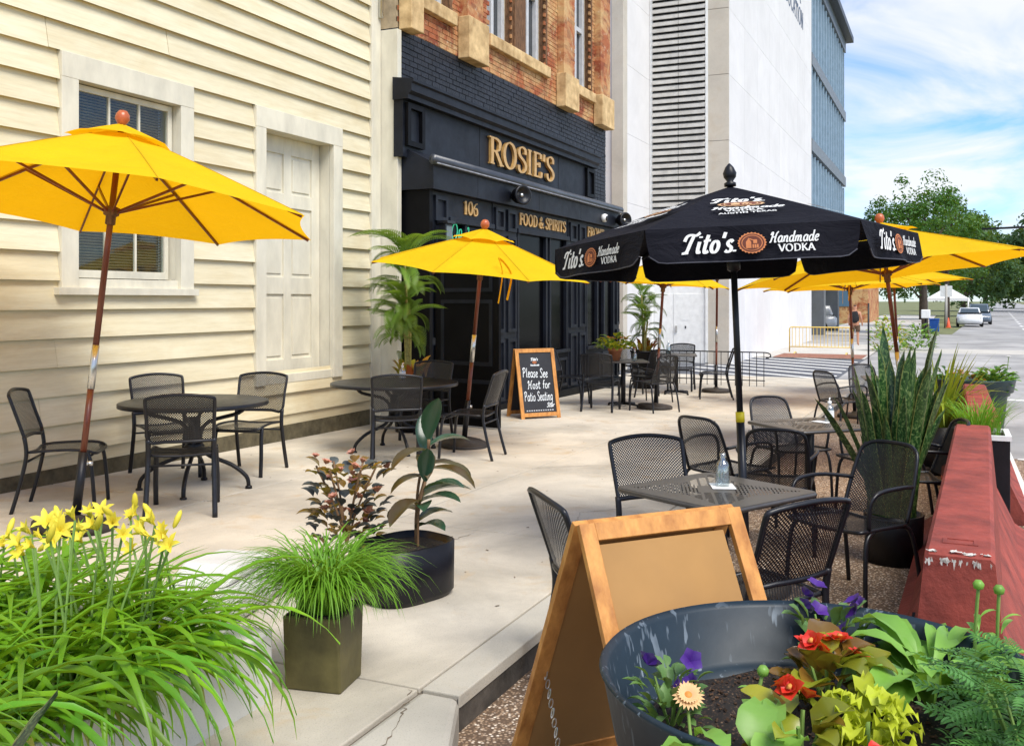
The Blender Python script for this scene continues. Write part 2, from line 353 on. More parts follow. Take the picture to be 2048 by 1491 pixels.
BLKC = fabric('black_canvas', (.008, .008, .013), 0)
UWOOD = simple('umbrella_mahogany', (.15, .035, .014), .35, .35, 20, .1, stretch=(1, 1, .15), spec=.5)
UTOP = simple('finial_wood', (.42, .10, .03), .3, .2, 12, spec=.5)
STEEL = simple('brushed_steel', (.62, .62, .60), .3, .1, 9, metal=.9)
PLASTK = simple('black_plastic', (.0055, .0055, .008), .4, .4, 6, .1, spec=.35)
BASEM = simple('umbrella_base_iron', (.035, .028, .022), .6, .3, 9, .3)
OAKF = simple('aframe_oak', (.52, .24, .06), .5, .25, 5, .15, stretch=(4, 4, 1.2), c2=(.36, .14, .03))
HARDB = simple('hardboard', (.36, .19, .06), .75, .14, 1.4, .1)
CHALK = simple('chalkboard', (.018, .019, .024), .6, .3, 3)
CHALKW = simple('chalk_ink', (.82, .86, .88), .8, .06)
REDC = simple('red_barrier_paint', (.27, .050, .034), .75, .3, 4.5, .6, c2=(.15, .028, .020))
CHIP = concrete('chipped_concrete', (.66, .62, .56), .3, .2, .4)
TEAL = simple('blue_grey_plastic', (.010, .022, .034), .5, .35, 2.2, .06, spec=.4)
GRNP = simple('dark_green_plastic', (.018, .042, .042), .35, .3, 3, spec=.5)
SOIL = aggregate('potting_soil', (.004, .003, .002), 150)
for n_ in SOIL.node_tree.nodes:
    if n_.type == 'VALTORGB' and len(n_.color_ramp.elements) == 5:
        for e_, c_ in zip(n_.color_ramp.elements, ((.006, .004, .003), (.012, .007, .004), (.022, .012, .007), (.04, .022, .012), (.12, .08, .05))): e_.color = c4(c_)
LILY = foliage('daylily_leaf', (.075, .25, .008), (.26, .47, .03), .38, .42, .5, 260)
LILYD = foliage('daylily_leaf_dark', (.06, .20, .012), (.12, .32, .02), .3, .4, .3)
LILYB = foliage('dry_lily_leaf', (.40, .34, .10), (.28, .32, .05), .3, .6, .2)
LILYF = foliage('yellow_lily_petal', (.85, .66, .03), (.95, .82, .12), .3, .6, .08)
GRASS = foliage('fine_grass', (.10, .28, .012), (.20, .42, .03), .35, .5, .2)
PALMG = foliage('palm_leaf', (.10, .22, .03), (.20, .33, .05), .3, .4, .25)
PALMT = simple('palm_stem', (.30, .27, .08), .6, .35, 20, .2, stretch=(1, 1, 3))
RUBR = foliage('rubber_leaf', (.018, .055, .035), (.03, .075, .05), .08, .22, .25)
RUBB = foliage('rubber_leaf_bronze', (.10, .045, .02), (.06, .06, .02), .12, .3, .25)
CROT = [foliage('croton_%s' % n, a, b, .25, .35, .2) for n, a, b in (('orange', (.55, .18, .03), (.35, .25, .03)), ('red', (.32, .05, .02), (.5, .14, .04)), ('yellow', (.55, .38, .04), (.25, .3, .03)))]
SNAKE = snake_mat()
BEGL = foliage('begonia_leaf', (.16, .26, .02), (.34, .28, .03), .25, .3, .25)
BEGB = foliage('begonia_bronze_leaf', (.14, .045, .02), (.25, .16, .02), .2, .25, .2)
REDF = foliage('red_petal', (.62, .012, .012), (.78, .05, .03), .25, .5, .12)
PURP = foliage('purple_petal', (.05, .012, .20), (.09, .02, .30), .2, .5, .2)
PEACH = foliage('peach_petal', (.82, .45, .20), (.85, .60, .36), .25, .6, .08)
ORNG = foliage('orange_petal', (.75, .25, .05), (.8, .4, .1), .25, .6, .1)
SALM = foliage('salmon_petal', (.50, .16, .10), (.55, .30, .24), .2, .6, .15)
LIME = foliage('lime_leaf', (.42, .52, .02), (.62, .66, .05), .3, .5, .15)
CALE = foliage('calendula_leaf', (.14, .34, .045), (.27, .48, .10), .3, .42, .2)
MARI = foliage('marigold_leaf', (.05, .17, .04), (.10, .26, .06), .25, .45, .25)
PETL = foliage('petunia_leaf', (.08, .18, .05), (.15, .27, .09), .25, .5, .2)
STEMG = simple('green_stem', (.17, .28, .06), .6, .2)
BARK = simple('bark', (.10, .075, .055), .9, .4, 14, .7, stretch=(1, 1, .3))
TREEL = foliage('tree_leaf', (.022, .085, .010), (.055, .16, .018), .3, .5, .3)
TREED = foliage('hazed_tree_leaf', (.025, .075, .025), (.05, .115, .04), .3, .6, .3)  # far leaves: distance haze is put into the colour as a bluish green
TERRA = simple('terracotta', (.48, .18, .08), .8, .2)
YFENCE = simple('yellow_steel', (.72, .52, .12), .5, .15)
BRICKP = simple('red_paver', (.26, .11, .07), .85, .3, 6)
LOGO_O = simple('copper_print', (.58, .20, .07), .7, .15)
LOGO_B = simple('brown_print', (.13, .03, .015), .7, .2)
LOGO_W = simple('white_print', (.75, .75, .73), .7, .06)
BOTTLE = pane_mat('clear_plastic', .28)
SIGNB = simple('navy_letter', (.05, .08, .14), .5, .2)
NEON = simple('green_neon', (.08, .5, .3), .5, .1, emit=((.05, .55, .30), .25))
PAPER = simple('white_paper', (.78, .78, .76), .8, .05)

# ------------------------------------------------------------------ stroke lettering
def curve(pts, n=6):
    if len(pts) < 3: return pts
    P = [Vector(p) for p in pts]; out = []
    for i in range(len(P) - 1):
        a, b, c, d = P[max(i - 1, 0)], P[i], P[i + 1], P[min(i + 2, len(P) - 1)]
        for k in range(n):
            t = k / n
            out.append(.5 * ((2 * b) + (c - a) * t + (2 * a - 5 * b + 4 * c - d) * t * t + (3 * b - a - 3 * c + d) * t ** 3))
    return [(p.x, p.y) for p in out] + [tuple(P[-1])]
def O_(cx, cy, rx, ry): return 'c', [(cx + rx * math.sin(R(a)), cy + ry * math.cos(R(a))) for a in range(0, 361, 30)]
GL = {  # advance, strokes ('s' straight, 'c' curved, 'f' serif)
 'I': (.42, [('s', [(.2, 0), (.2, 1)]), ('f', (.2, 0)), ('f', (.2, 1))]),
 'R': (.86, [('s', [(.2, 0), (.2, 1)]), ('f', (.2, 0)), ('f', (.16, 1)), ('c', [(.2, .97), (.45, .97), (.66, .88), (.68, .73), (.62, .58), (.42, .5), (.2, .5)]), ('s', [(.42, .5), (.78, 0)]), ('f', (.78, 0))]),
 'O': (.98, [O_(.48, .5, .37, .5)]), 'Q': (.98, [O_(.48, .5, .37, .5), ('s', [(.5, .2), (.85, -.1)])]),
 'S': (.68, [('c', [(.56, .74), (.55, .92), (.36, 1), (.18, .93), (.12, .77), (.2, .62), (.42, .49), (.57, .35), (.58, .17), (.44, .02), (.26, 0), (.12, .09), (.1, .26)])]),
 'E': (.74, [('s', [(.2, 0), (.2, 1)]), ('s', [(.08, .98), (.6, .98)]), ('s', [(.6, .98), (.62, .78)]), ('s', [(.08, .02), (.64, .02)]), ('s', [(.64, .02), (.67, .24)]), ('s', [(.2, .52), (.5, .52)]), ('s', [(.5, .62), (.5, .42)])]),
 'F': (.68, [('s', [(.2, 0), (.2, 1)]), ('f', (.2, 0)), ('s', [(.08, .98), (.6, .98)]), ('s', [(.6, .98), (.62, .78)]), ('s', [(.2, .52), (.48, .52)]), ('s', [(.48, .62), (.48, .42)])]),
 'D': (.9, [('s', [(.2, 0), (.2, 1)]), ('c', [(.08, .98), (.4, .98), (.7, .85), (.8, .5), (.7, .15), (.4, .02), (.08, .02)])]),
 'P': (.76, [('s', [(.2, 0), (.2, 1)]), ('f', (.2, 0)), ('f', (.16, 1)), ('c', [(.2, .97), (.45, .97), (.66, .88), (.68, .72), (.62, .56), (.42, .46), (.2, .46)])]),
 'T': (.78, [('s', [(.38, 0), (.38, 1)]), ('f', (.38, 0)), ('s', [(.06, .98), (.7, .98)]), ('s', [(.06, .98), (.04, .76)]), ('s', [(.7, .98), (.72, .76)])]),
 'N': (.94, [('s', [(.18, 0), (.18, 1)]), ('s', [(.18, 1), (.76, 0)]), ('s', [(.76, 0), (.76, 1)]), ('f', (.18, 0)), ('f', (.76, 1)), ('f', (.14, 1))]),
 'V': (.8, [('s', [(.06, 1), (.4, 0)]), ('s', [(.4, 0), (.74, 1)]), ('f', (.06, 1)), ('f', (.74, 1))]),
 'K': (.84, [('s', [(.2, 0), (.2, 1)]), ('s', [(.2, .4), (.72, 1)]), ('s', [(.36, .55), (.76, 0)]), ('f', (.2, 0)), ('f', (.2, 1)), ('f', (.76, 0))]),
 'A': (.84, [('s', [(.06, 0), (.4, 1)]), ('s', [(.4, 1), (.76, 0)]), ('s', [(.2, .34), (.62, .34)]), ('f', (.06, 0)), ('f', (.76, 0))]),
 'U': (.88, [('c', [(.16, 1), (.16, .5), (.18, .15), (.42, 0), (.66, .15), (.68, .5), (.68, 1)])]),
 'C': (.86, [('c', [(.72, .78), (.6, .96), (.38, .98), (.18, .8), (.12, .5), (.18, .2), (.38, .02), (.6, .04), (.74, .24)])]),
 'X': (.8, [('s', [(.08, 1), (.7, 0)]), ('s', [(.7, 1), (.08, 0)])]), 'H': (.9, [('s', [(.18, 0), (.18, 1)]), ('s', [(.72, 0), (.72, 1)]), ('s', [(.18, .5), (.72, .5)])]),
 '&': (.95, [('c', [(.86, .02), (.62, .2), (.36, .55), (.26, .78), (.36, .97), (.52, .9), (.52, .74), (.3, .52), (.12, .3), (.18, .06), (.42, 0), (.66, .18), (.78, .5)])]),
 '1': (.5, [('s', [(.25, 0), (.25, 1)]), ('f', (.25, 0)), ('s', [(.25, 1), (.08, .86)])]), '0': (.66, [O_(.32, .5, .24, .5)]),
 '6': (.66, [('c', [(.54, .95), (.32, .88), (.14, .6), (.1, .3), (.18, .06), (.34, 0), (.52, .1), (.54, .34), (.46, .54), (.3, .56), (.14, .42)])]),
 "'": (.28, [('s', [(.15, 1.02), (.11, .72)])]), '.': (.26, [('s', [(.1, .0), (.1, .09)])]), ' ': (.4, []),
 'a': (.6, [('c', [(.46, .5), (.28, .6), (.1, .42), (.1, .16), (.24, 0), (.4, .12), (.47, .4)]), ('c', [(.48, .58), (.45, .25), (.5, .04), (.6, .04)])]),
 'd': (.62, [('c', [(.46, .46), (.28, .58), (.1, .42), (.1, .16), (.24, 0), (.4, .12), (.47, .4)]), ('c', [(.5, 1.05), (.47, .5), (.46, .15), (.52, .02), (.62, .05)])]),
 'e': (.5, [('c', [(.1, .28), (.36, .36), (.4, .52), (.28, .6), (.12, .44), (.1, .18), (.24, 0), (.46, .12)])]),
 'f': (.42, [('c', [(.44, .96), (.3, 1.0), (.22, .8), (.2, .4), (.18, 0)]), ('s', [(.06, .55), (.38, .57)])]),
 'g': (.6, [('c', [(.46, .5), (.28, .6), (.1, .42), (.12, .16), (.26, .04), (.42, .16), (.47, .4)]), ('c', [(.48, .58), (.46, .1), (.42, -.28), (.24, -.38), (.1, -.26)])]),
 'h': (.6, [('s', [(.16, 1.05), (.14, 0)]), ('c', [(.14, .3), (.26, .54), (.4, .56), (.46, .4), (.44, .1), (.54, .0)])]),
 'i': (.32, [('c', [(.14, .58), (.12, .2), (.16, .02), (.3, .06)]), ('s', [(.16, .78), (.16, .86)])]),
 'l': (.34, [('c', [(.2, 1.05), (.14, .6), (.12, .15), (.18, .02), (.3, .06)])]),
 'm': (.9, [('s', [(.12, .58), (.1, 0)]), ('c', [(.1, .3), (.22, .54), (.34, .54), (.38, .36), (.36, 0)]), ('c', [(.37, .3), (.5, .54), (.62, .54), (.66, .36), (.64, .1), (.7, .01), (.84, .06)])]),
 'n': (.62, [('s', [(.12, .58), (.1, 0)]), ('c', [(.1, .3), (.24, .54), (.38, .56), (.43, .38), (.41, .1), (.47, .01), (.6, .06)])]),
 'o': (.56, [O_(.28, .29, .19, .29)]),
 'p': (.58, [('s', [(.14, .58), (.08, -.38)]), ('c', [(.12, .42), (.28, .58), (.46, .46), (.46, .16), (.3, 0), (.12, .12)])]),
 'r': (.46, [('s', [(.14, .58), (.12, 0)]), ('c', [(.12, .3), (.22, .54), (.34, .58), (.44, .52)])]),
 's': (.46, [('c', [(.38, .5), (.26, .6), (.12, .48), (.18, .34), (.34, .22), (.34, .06), (.18, 0), (.04, .08)])]),
 't': (.44, [('c', [(.24, .92), (.18, .4), (.18, .08), (.26, .0), (.4, .08)]), ('s', [(.04, .6), (.42, .64)])]),
 'u': (.58, [('c', [(.12, .58), (.1, .2), (.2, .0), (.36, .1), (.44, .4), (.45, .58)]), ('c', [(.45, .58), (.43, .2), (.47, .02), (.56, .04)])]),
 'T~': (.72, [('c', [(.02, .62), (.1, .86), (.3, .95), (.6, .92), (.8, 1.06)]), ('c', [(.48, .92), (.36, .5), (.26, .1), (.1, .0)]), ('s', [(.0, .0), (.36, .02)])]),
 'H~': (.86, [('c', [(.06, .7), (.16, .95), (.26, .9), (.22, .5), (.14, .05), (.02, .04)]), ('c', [(.84, 1.02), (.66, .85), (.58, .4), (.6, .03), (.76, .06)]), ('s', [(.2, .48), (.62, .54)])]),
 'P~': (.7, [('s', [(.2, .95), (.14, -.02)]), ('c', [(.02, .84), (.24, 1.04), (.52, .98), (.58, .74), (.42, .54), (.2, .48)])]),
 'S~': (.62, [('c', [(.54, .8), (.44, 1), (.22, .96), (.16, .74), (.38, .52), (.5, .3), (.42, .05), (.2, 0), (.06, .12)])]),
 'Open~': (1, [])}
def write(mb, text, mapf, h, thick=.16, thin=.06, script=False, slant=0, depth=0, space=0.0, uniform=None, wx=None):
    def keys():
        for ch in text: yield (ch + '~') if script and ch + '~' in GL else ch
    total = sum(GL[k][0] + space for k in keys()); sxx = (wx / (total * h)) if wx else 1.0
    x0 = 0.0; zi = 0
    for k in keys():
        adv, strokes = GL[k]
        for kind, pts in strokes:
            if kind == 'f': pts = [(pts[0] - .13, pts[1] + (.02 if pts[1] < .5 else -.02)), (pts[0] + .13, pts[1] + (.02 if pts[1] < .5 else -.02))]
            elif kind == 'c': pts = curve(pts)
            L = []; Rr = []
            for i, p in enumerate(pts):
                a, b = pts[max(i - 1, 0)], pts[min(i + 1, len(pts) - 1)]; dx, dy = b[0] - a[0], b[1] - a[1]; l = math.hypot(dx, dy) or 1; dx /= l; dy /= l
                w = uniform if uniform else thin + (thick - thin) * abs(dx * -.3 + dy * .954) ** 1.5
                if script and not uniform: w = thin + (thick - thin) * abs(dy)
                if kind == 'f': w = thin * 1.1
                L.append((p[0] - dy * w / 2, p[1] + dx * w / 2)); Rr.append((p[0] + dy * w / 2, p[1] - dx * w / 2))
            zi += 1; zt = depth + zi * .00012; n = len(pts)
            def mm(p, z): return mapf((x0 + p[0] + p[1] * slant) * h * sxx, p[1] * h, z)
            vs_ = [mm(p, zt) for p in L] + [mm(p, zt) for p in Rr]; fs = [(i, i + 1, n + i + 1, n + i) for i in range(n - 1)]
            if depth:
                vs_ += [mm(p, 0) for p in L] + [mm(p, 0) for p in Rr]
                fs += [(i, 2 * n + i, 2 * n + i + 1, i + 1) for i in range(n - 1)] + [(n + i, n + i + 1, 3 * n + i + 1, 3 * n + i) for i in range(n - 1)] + [(0, n, 3 * n, 2 * n), (n - 1, 3 * n - 1, 4 * n - 1, 2 * n - 1)]
            mb.add(vs_, fs)
        x0 += adv + space
    return total * h * sxx
def plane_map(o, x, y, n):
    o, x, y, n = Vector(o), Vector(x).normalized(), Vector(y).normalized(), Vector(n).normalized()
    return lambda a, b, c: o + x * a + y * b + n * c
def logo_oval(mbs, mapf, cx, cy, rx, ry):      # toothed oval with a pot still: mbs = (copper, brown)
    n = 48
    def ring(mb, k, z, teeth=0):
        pts = [mapf(cx, cy, z)]
        for i in range(n):
            a = 2 * math.pi * i / n; q = k * (1 - (teeth if i % 2 else 0)); pts.append(mapf(cx + rx * q * math.cos(a), cy + ry * q * math.sin(a), z))
        mb.add(pts, [(0, 1 + i, 1 + (i + 1) % n) for i in range(n)])
    ring(mbs[0], 1.0, .0012, .09); ring(mbs[1], .84, .0018); ring(mbs[0], .72, .0024); ring(mbs[1], .66, .0030)
    def poly(pts, z): mbs[0].add([mapf(cx + rx * x, cy + ry * y, z) for x, y in pts], [tuple(range(len(pts)))])
    poly([(-.42, -.48), (-.06, -.48), (-.06, .1), (-.2, .34), (-.24, .5), (-.28, .34), (-.42, .1)], .0036)
    poly([(-.2, .34), (.1, .2), (.1, .28), (-.2, .44)], .0037); poly([(.08, -.05), (.34, -.05), (.34, .3), (.08, .3)], .0038)
    for q in range(3): poly([(.02 + q * .15, -.48), (.13 + q * .15, -.48), (.13 + q * .15, -.14), (.02 + q * .15, -.14)], .0036)

# ------------------------------------------------------------------ ground, pavement, road
def struct(o): o['kind'] = 'structure'; return o
def sheet(name, x0, x1, y0, y1, off, m):
    xs = sorted({x0, x1, *[x for x in (5.0, 25.0) if x0 < x < x1]}); mb = MB()
    vs_ = [(x, y, gz(x) + off) for x in xs for y in (y0, y1)]
    mb.add(vs_, [(2 * i, 2 * i + 2, 2 * i + 3, 2 * i + 1) for i in range(len(xs) - 1)]); return mb.build(name, m)
struct(sheet('ground', -60, 1500, -700, 900, -0.20, simple('dry_grass_ground', (.16, .17, .07), .9, .3, .4)))
struct(sheet('parking_lane', -8, 23.5, -.62, KY + .02, LANE, AGG))
struct(sheet('side_lane', -8, 12.5, -9, -.62, LANE - .002, AGG))
zr_ = gz(30) + LANE - .001
struct(MB().add([(12.5, -11, gz(12.5) + LANE - .001), (12.5, -.62, gz(12.5) + LANE - .001), (25, -11, zr_), (25, -.62, zr_), (62, -11, zr_), (62, -.1, zr_), (900, -48, zr_), (900, -34, zr_)], [(0, 2, 3, 1), (2, 4, 5, 3), (4, 6, 7, 5)]).build('road', ASPH))
struct(sheet('road_junction', 23.5, 62, -.62, 2.6, LANE, ASPH))
struct(sheet('cross_street', 46, 58, 2.6, 60, LANE, ASPH))
sid = struct(sheet('sidewalk', -8, 23.5, KY + .02, 7.3, -.02, simple('joint_dirt', (.12, .10, .075), .9, .3)))
def slab(x0, x1, y0, y1, m=SLAB, name='slab', top=0.0, depth=.13, parent=None, g=.006):
    x0 += g; x1 -= g; y0 += g; y1 -= g; xs = [x0] + [x for x in (5.0,) if x0 < x < x1] + [x1]; mb = MB(); n = len(xs)
    vs_ = [(x, y, gz(x) + top - d) for d in (0, depth) for y in (y0, y1) for x in xs]
    q = lambda d, y, i: d * 2 * n + y * n + i
    fs = []
    for i in range(n - 1): fs += [(q(0, 0, i), q(0, 0, i + 1), q(0, 1, i + 1), q(0, 1, i)), (q(0, 0, i), q(1, 0, i), q(1, 0, i + 1), q(0, 0, i + 1)), (q(0, 1, i), q(0, 1, i + 1), q(1, 1, i + 1), q(1, 1, i))]
    fs += [(q(0, 0, 0), q(0, 1, 0), q(1, 1, 0), q(1, 0, 0)), (q(0, 0, n - 1), q(1, 0, n - 1), q(1, 1, n - 1), q(0, 1, n - 1))]
    mb.add(vs_, fs); return mb.build(name, m, parent or sid, bevel=.006)
JX = [-8, -4.3, -1.75, .82, 3.4, 5.96, 8.55, 10.2, 11.85, 14.4, 17.0, 19.6, 22.0, 23.5]
for a, b in zip(JX, JX[1:]):
    for y0, y1 in ((1.93, 3.62), (3.62, 5.3), (5.3, 7.25)): slab(a, b, y0, y1)
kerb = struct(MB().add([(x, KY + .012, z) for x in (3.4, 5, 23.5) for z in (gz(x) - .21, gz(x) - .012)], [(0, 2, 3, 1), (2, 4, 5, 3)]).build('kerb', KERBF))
for a, b in zip(JX[4:], JX[5:]): slab(a, b, KY, 1.93, KERBM, 'kerb_stone', 0, .20 if False else .05, kerb)
mbf = MB().prism([(3.394, KY), (3.394, 1.924), (-8, 1.924), (-8, -3.2), (-.6, .05)], 2, -.19, 0.0)
mbf.build('kerb_flare', KERBM, kerb, bevel=.03)
def crack(pts, w, seed):
    rr = random.Random(seed); P = []
    for (x0, y0), (x1, y1) in zip(pts, pts[1:]):
        for k in range(14): q = k / 14; P.append((x0 + (x1 - x0) * q + rr.uniform(-.012, .012), y0 + (y1 - y0) * q + rr.uniform(-.012, .012)))
    mb = MB(); n = len(P); vs_ = []
    for i, (x, y) in enumerate(P):
        ww = w * (.3 + .9 * rr.random()) * min(1, (n - 1 - i) / 6 + .05); vs_ += [(x - ww * .5, y - ww * .5, gz(x) + .0025), (x + ww * .5, y + ww * .5, gz(x) + .0025)]
    mb.add(vs_, [(2 * i, 2 * i + 1, 2 * i + 3, 2 * i + 2) for i in range(n - 1)]); mb.build('crack', CRK, sid)
CRK = simple('crack_dirt', (.13, .10, .07), .95, .4)
crack([(3.38, 1.96), (3.1, 1.85), (2.6, 1.72)], .006, 1); crack([(5.2, 3.3), (5.6, 2.95), (5.9, 2.9)], .006, 2); crack([(6.0, 2.3), (6.8, 2.5), (7.3, 2.1)], .004, 3); crack([(8.6, 3.6), (9.2, 2.9), (10.1, 2.6)], .005, 4); crack([(11.9, 3.4), (12.8, 2.8), (13.6, 3.0)], .005, 6)
# painted lines
for nm, x0, x1, y0, y1 in (('kerb_line', 1.0, 14.0, -.66, -.54), ('parking_mark', 6.1, 6.22, -3.2, -.66), ('parking_mark', 12.4, 12.5, -3.0, -.7), ('stop_bar', 21.0, 21.35, -1.4, 1.0)):
    struct(sheet(nm, x0, x1, y0, y1, LANE + .004, PAINTW))
for k in range(14): struct(sheet('lane_dash', 64 + k * 9, 67.5 + k * 9, -4.35 - .04 * k * 9, -4.15 - .04 * k * 9, LANE + .004, PAINTW))
struct(sheet('crosswalk_band', 40, 43.5, -10, 2.4, LANE + .003, LOTC))
struct(sheet('far_pavement', 58, 140, 1.6, 8, LANE + .02, LOTC))
struct(sheet('corner_pavement', 34.5, 46, 2.6, 8.6, LANE + .02, LOTC))
drv = struct(sheet('driveway', 23.5, 34.5, 2.6, 40, LANE, DRIVE))
struct(sheet('alley', 19.9, 23.5, 7.3, 40, -.06, LOTC))
for k in range(8):                              # diagonal white hatching on the drive
    x = 24.1 + k * 1.25; z = gz(30) + LANE + .005; w = .30
    p = [(x, 2.7), (x + w, 2.7), (x + w + 3.2, 6.9), (x + 3.2, 6.9)]
    struct(MB().add([(a, b, (gz(a) + LANE + .006)) for a, b in p], [(0, 1, 2, 3)]).build('hatch_stripe', PAINTW))
struct(MB().prism([(23.45, 2.4), (23.7, 2.4), (23.7, 7.2), (23.45, 7.2)], 2, gz(23.5) - .2, gz(23.5) - .002).build('drive_kerb', KERBM))
struct(MB().box(34.6, 37.0, 2.7, 5.6, LANE - .29, LANE - .29 + .035).build('tactile_strip', BRICKP))

# ------------------------------------------------------------------ cream clapboard house
HY = 7.0
house = thing('clapboard_house', 'cream clapboard house with sash window and raised panelled door at far left', 'house', (7, HY, 0))
WIN = (6.03, 7.63, 1.60, 3.69); DOOR = (8.60, 10.26, .60, 3.69); HX0, HX1 = 1.5, 10.94
wi = (WIN[0] + .18, WIN[1] - .18, 1.74, 3.47); di = (DOOR[0] + .17, DOOR[1] - .19, .70, 3.46)
mb = MB()
for a, b, c, d in cells(HX0, 11.15, -.35, 6.9, [wi, di]): mb.box(a, b, HY + .002, HY + .22, c, d)
mb.build('wall', TRIM, house, True)
def board(x0, x1, z, dz=.2466):
    j = rnd.uniform(-.003, .003); mb = MB()
    mb.prism([(HY + .001, z + .016), (HY - .030, z + .014), (HY - .052 + j, z + rnd.uniform(-.003, .003)), (HY - .049 + j, z + .02), (HY - .007 + j, z + dz + .012), (HY + .001, z + dz + .012)], 0, x0 + .002, x1 - .002)
    mb.build('board', BOARD, house, True)
for k in range(-15, 12):
    z = 3.937 + .2466 * k
    if z + .1 < .0: continue
    segs = [(HX0, HX1)]
    if WIN[2] - .02 < z < WIN[3] - .1: segs = [(HX0, WIN[0]), (WIN[1], HX1)]
    if DOOR[2] - .02 < z < DOOR[3] - .1:
        segs = [q for s_ in segs for q in ([(s_[0], DOOR[0]), (DOOR[1], s_[1])] if s_[0] < DOOR[0] and s_[1] > DOOR[1] else [s_])]
    out = []
    for a, b in segs:
        if b - a > 5: c = a + (b - a) * rnd.uniform(.35, .65); out += [(a, c), (c, b)]
        else: out.append((a, b))
    for a, b in out: board(a, b, z)
MB().box(HX0, 11.15, HY - .036, HY + .1, -.30, .115).build('base_board', MOULD, house, True)
MB().box(HX0, 11.15, HY - .030, HY + .1, .116, .235).build('skirt_board', BOARD, house, True)
MB().box(10.94, 11.16, HY - .066, HY + .1, -.3, 6.9).build('corner_board', TRIM, house, True, .004)
MB().box(11.17, 11.27, 6.68, HY + .1, -.3, 5.15).build('flashing_board', TRIM, house, True, .004)
MB().tube([(11.12, HY - .09, 5.3), (11.12, HY - .09, 6.9)], .035, 8).build('downspout', STEEL, house, True)
# window
wp = MB().box(WIN[0], WIN[1], HY - .072, HY - .001, 3.47, 3.69).build('window', TRIM, house, True, .004); wp['label'] = 'tall sash window of small panes with dark blinds'
def wsub(name, m, *b, bev=.003): return MB().box(*b).build(name, m, wp, True, bev)
wsub('frame', TRIM, WIN[0], wi[0], HY - .070, HY - .001, 1.66, 3.47); wsub('frame', TRIM, wi[1], WIN[1], HY - .070, HY - .001, 1.66, 3.47)
wsub('sill', TRIM, WIN[0] - .05, WIN[1] + .04, HY - .10, HY + .02, 1.595, 1.66)
wsub('apron', TRIM, wi[0], wi[1], HY - .03, HY + .06, 1.66, 1.74)
def sash(x0, x1, z0, z1, y):
    wsub('sash', TRIM, x0, x0 + .055, y, y + .04, z0, z1); wsub('sash', TRIM, x1 - .055, x1, y, y + .04, z0, z1)
    wsub('sash', TRIM, x0 + .055, x1 - .055, y, y + .04, z1 - .055, z1); wsub('sash', TRIM, x0 + .055, x1 - .055, y, y + .04, z0, z0 + .07)
    w = (x1 - x0 - .11) / 3; zm = (z0 + z1) / 2
    for i in (1, 2): wsub('muntin', TRIM, x0 + .055 + w * i - .011, x0 + .055 + w * i + .011, y + .006, y + .034, z0 + .07, z1 - .055)
    for i in range(3): wsub('pane', PANE, x0 + .057 + w * i, x0 + .053 + w * (i + 1), y + .018, y + .022, z0 + .072, z1 - .057, bev=0)
zm = (wi[2] + wi[3]) / 2
sash(wi[0] + .02, wi[1] - .02, zm - .03, wi[3] - .01, HY + .03); sash(wi[0] + .02, wi[1] - .02, wi[2] + .01, zm + .03, HY + .075)
mb = MB()
for i in range(64):
    z = wi[2] + .03 + i * .0265
    mb.box(wi[0] + .05, wi[1] - .05, -.011, .011, -.001, .001, Matrix.Translation((0, HY + .15, z)) @ Matrix.Rotation(R(-38), 4, 'X'))
bl = mb.build('blind', BLIND, wp, True, kind='stuff')
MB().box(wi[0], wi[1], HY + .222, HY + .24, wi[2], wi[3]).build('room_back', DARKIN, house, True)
# door
dp = MB().box(di[0] + .012, di[1] - .01, HY + .16, HY + .20, di[2], di[3]).build('door', TRIM, house, True); dp['label'] = 'weathered six-panel door set deep in its frame'
def dsub(name, *b): return MB().box(*b).build(name, TRIM, dp, True, .004)
xs = [di[0] + .012, di[0] + .17, di[0] + .60, di[0] + .74, di[1] - .17, di[1] - .01]; xm = (di[0] + di[1]) / 2
zs = [di[2], .86, 1.62, 1.82, 2.64, 2.80, 3.26, di[3]]
for a, b in ((xs[0], xs[1]), (xm - .07, xm + .07), (xs[4], xs[5])): dsub('stile', a, b, HY + .138, HY + .1605, di[2] + .001, di[3] - .001)
for a, b in ((xs[1], xm - .07), (xm + .07, xs[4])):
    for c, d in ((zs[0] + .001, zs[1]), (zs[2], zs[3]), (zs[4], zs[5]), (zs[6], zs[7] - .001)): dsub('rail', a, b, HY + .139, HY + .1605, c, d)
    for c, d in ((zs[1], zs[2]), (zs[3], zs[4]), (zs[5], zs[6])): dsub('panel', a + .04, b - .04, HY + .148, HY + .1605, c + .04, d - .04)
MB().box(DOOR[0], DOOR[1], HY - .072, HY - .001, 3.46, 3.69).build('door_frame', TRIM, house, True, .004)
MB().box(DOOR[0], di[0], HY - .070, HY - .001, .60, 3.46).build('door_frame', TRIM, house, True, .004)
MB().box(di[1], DOOR[1], HY - .070, HY - .001, .60, 3.46).build('door_frame', TRIM, house, True, .004)
MB().box(di[0], di[1], HY - .04, HY + .2, .60, .70).build('door_sill', TRIM, house, True, .004)

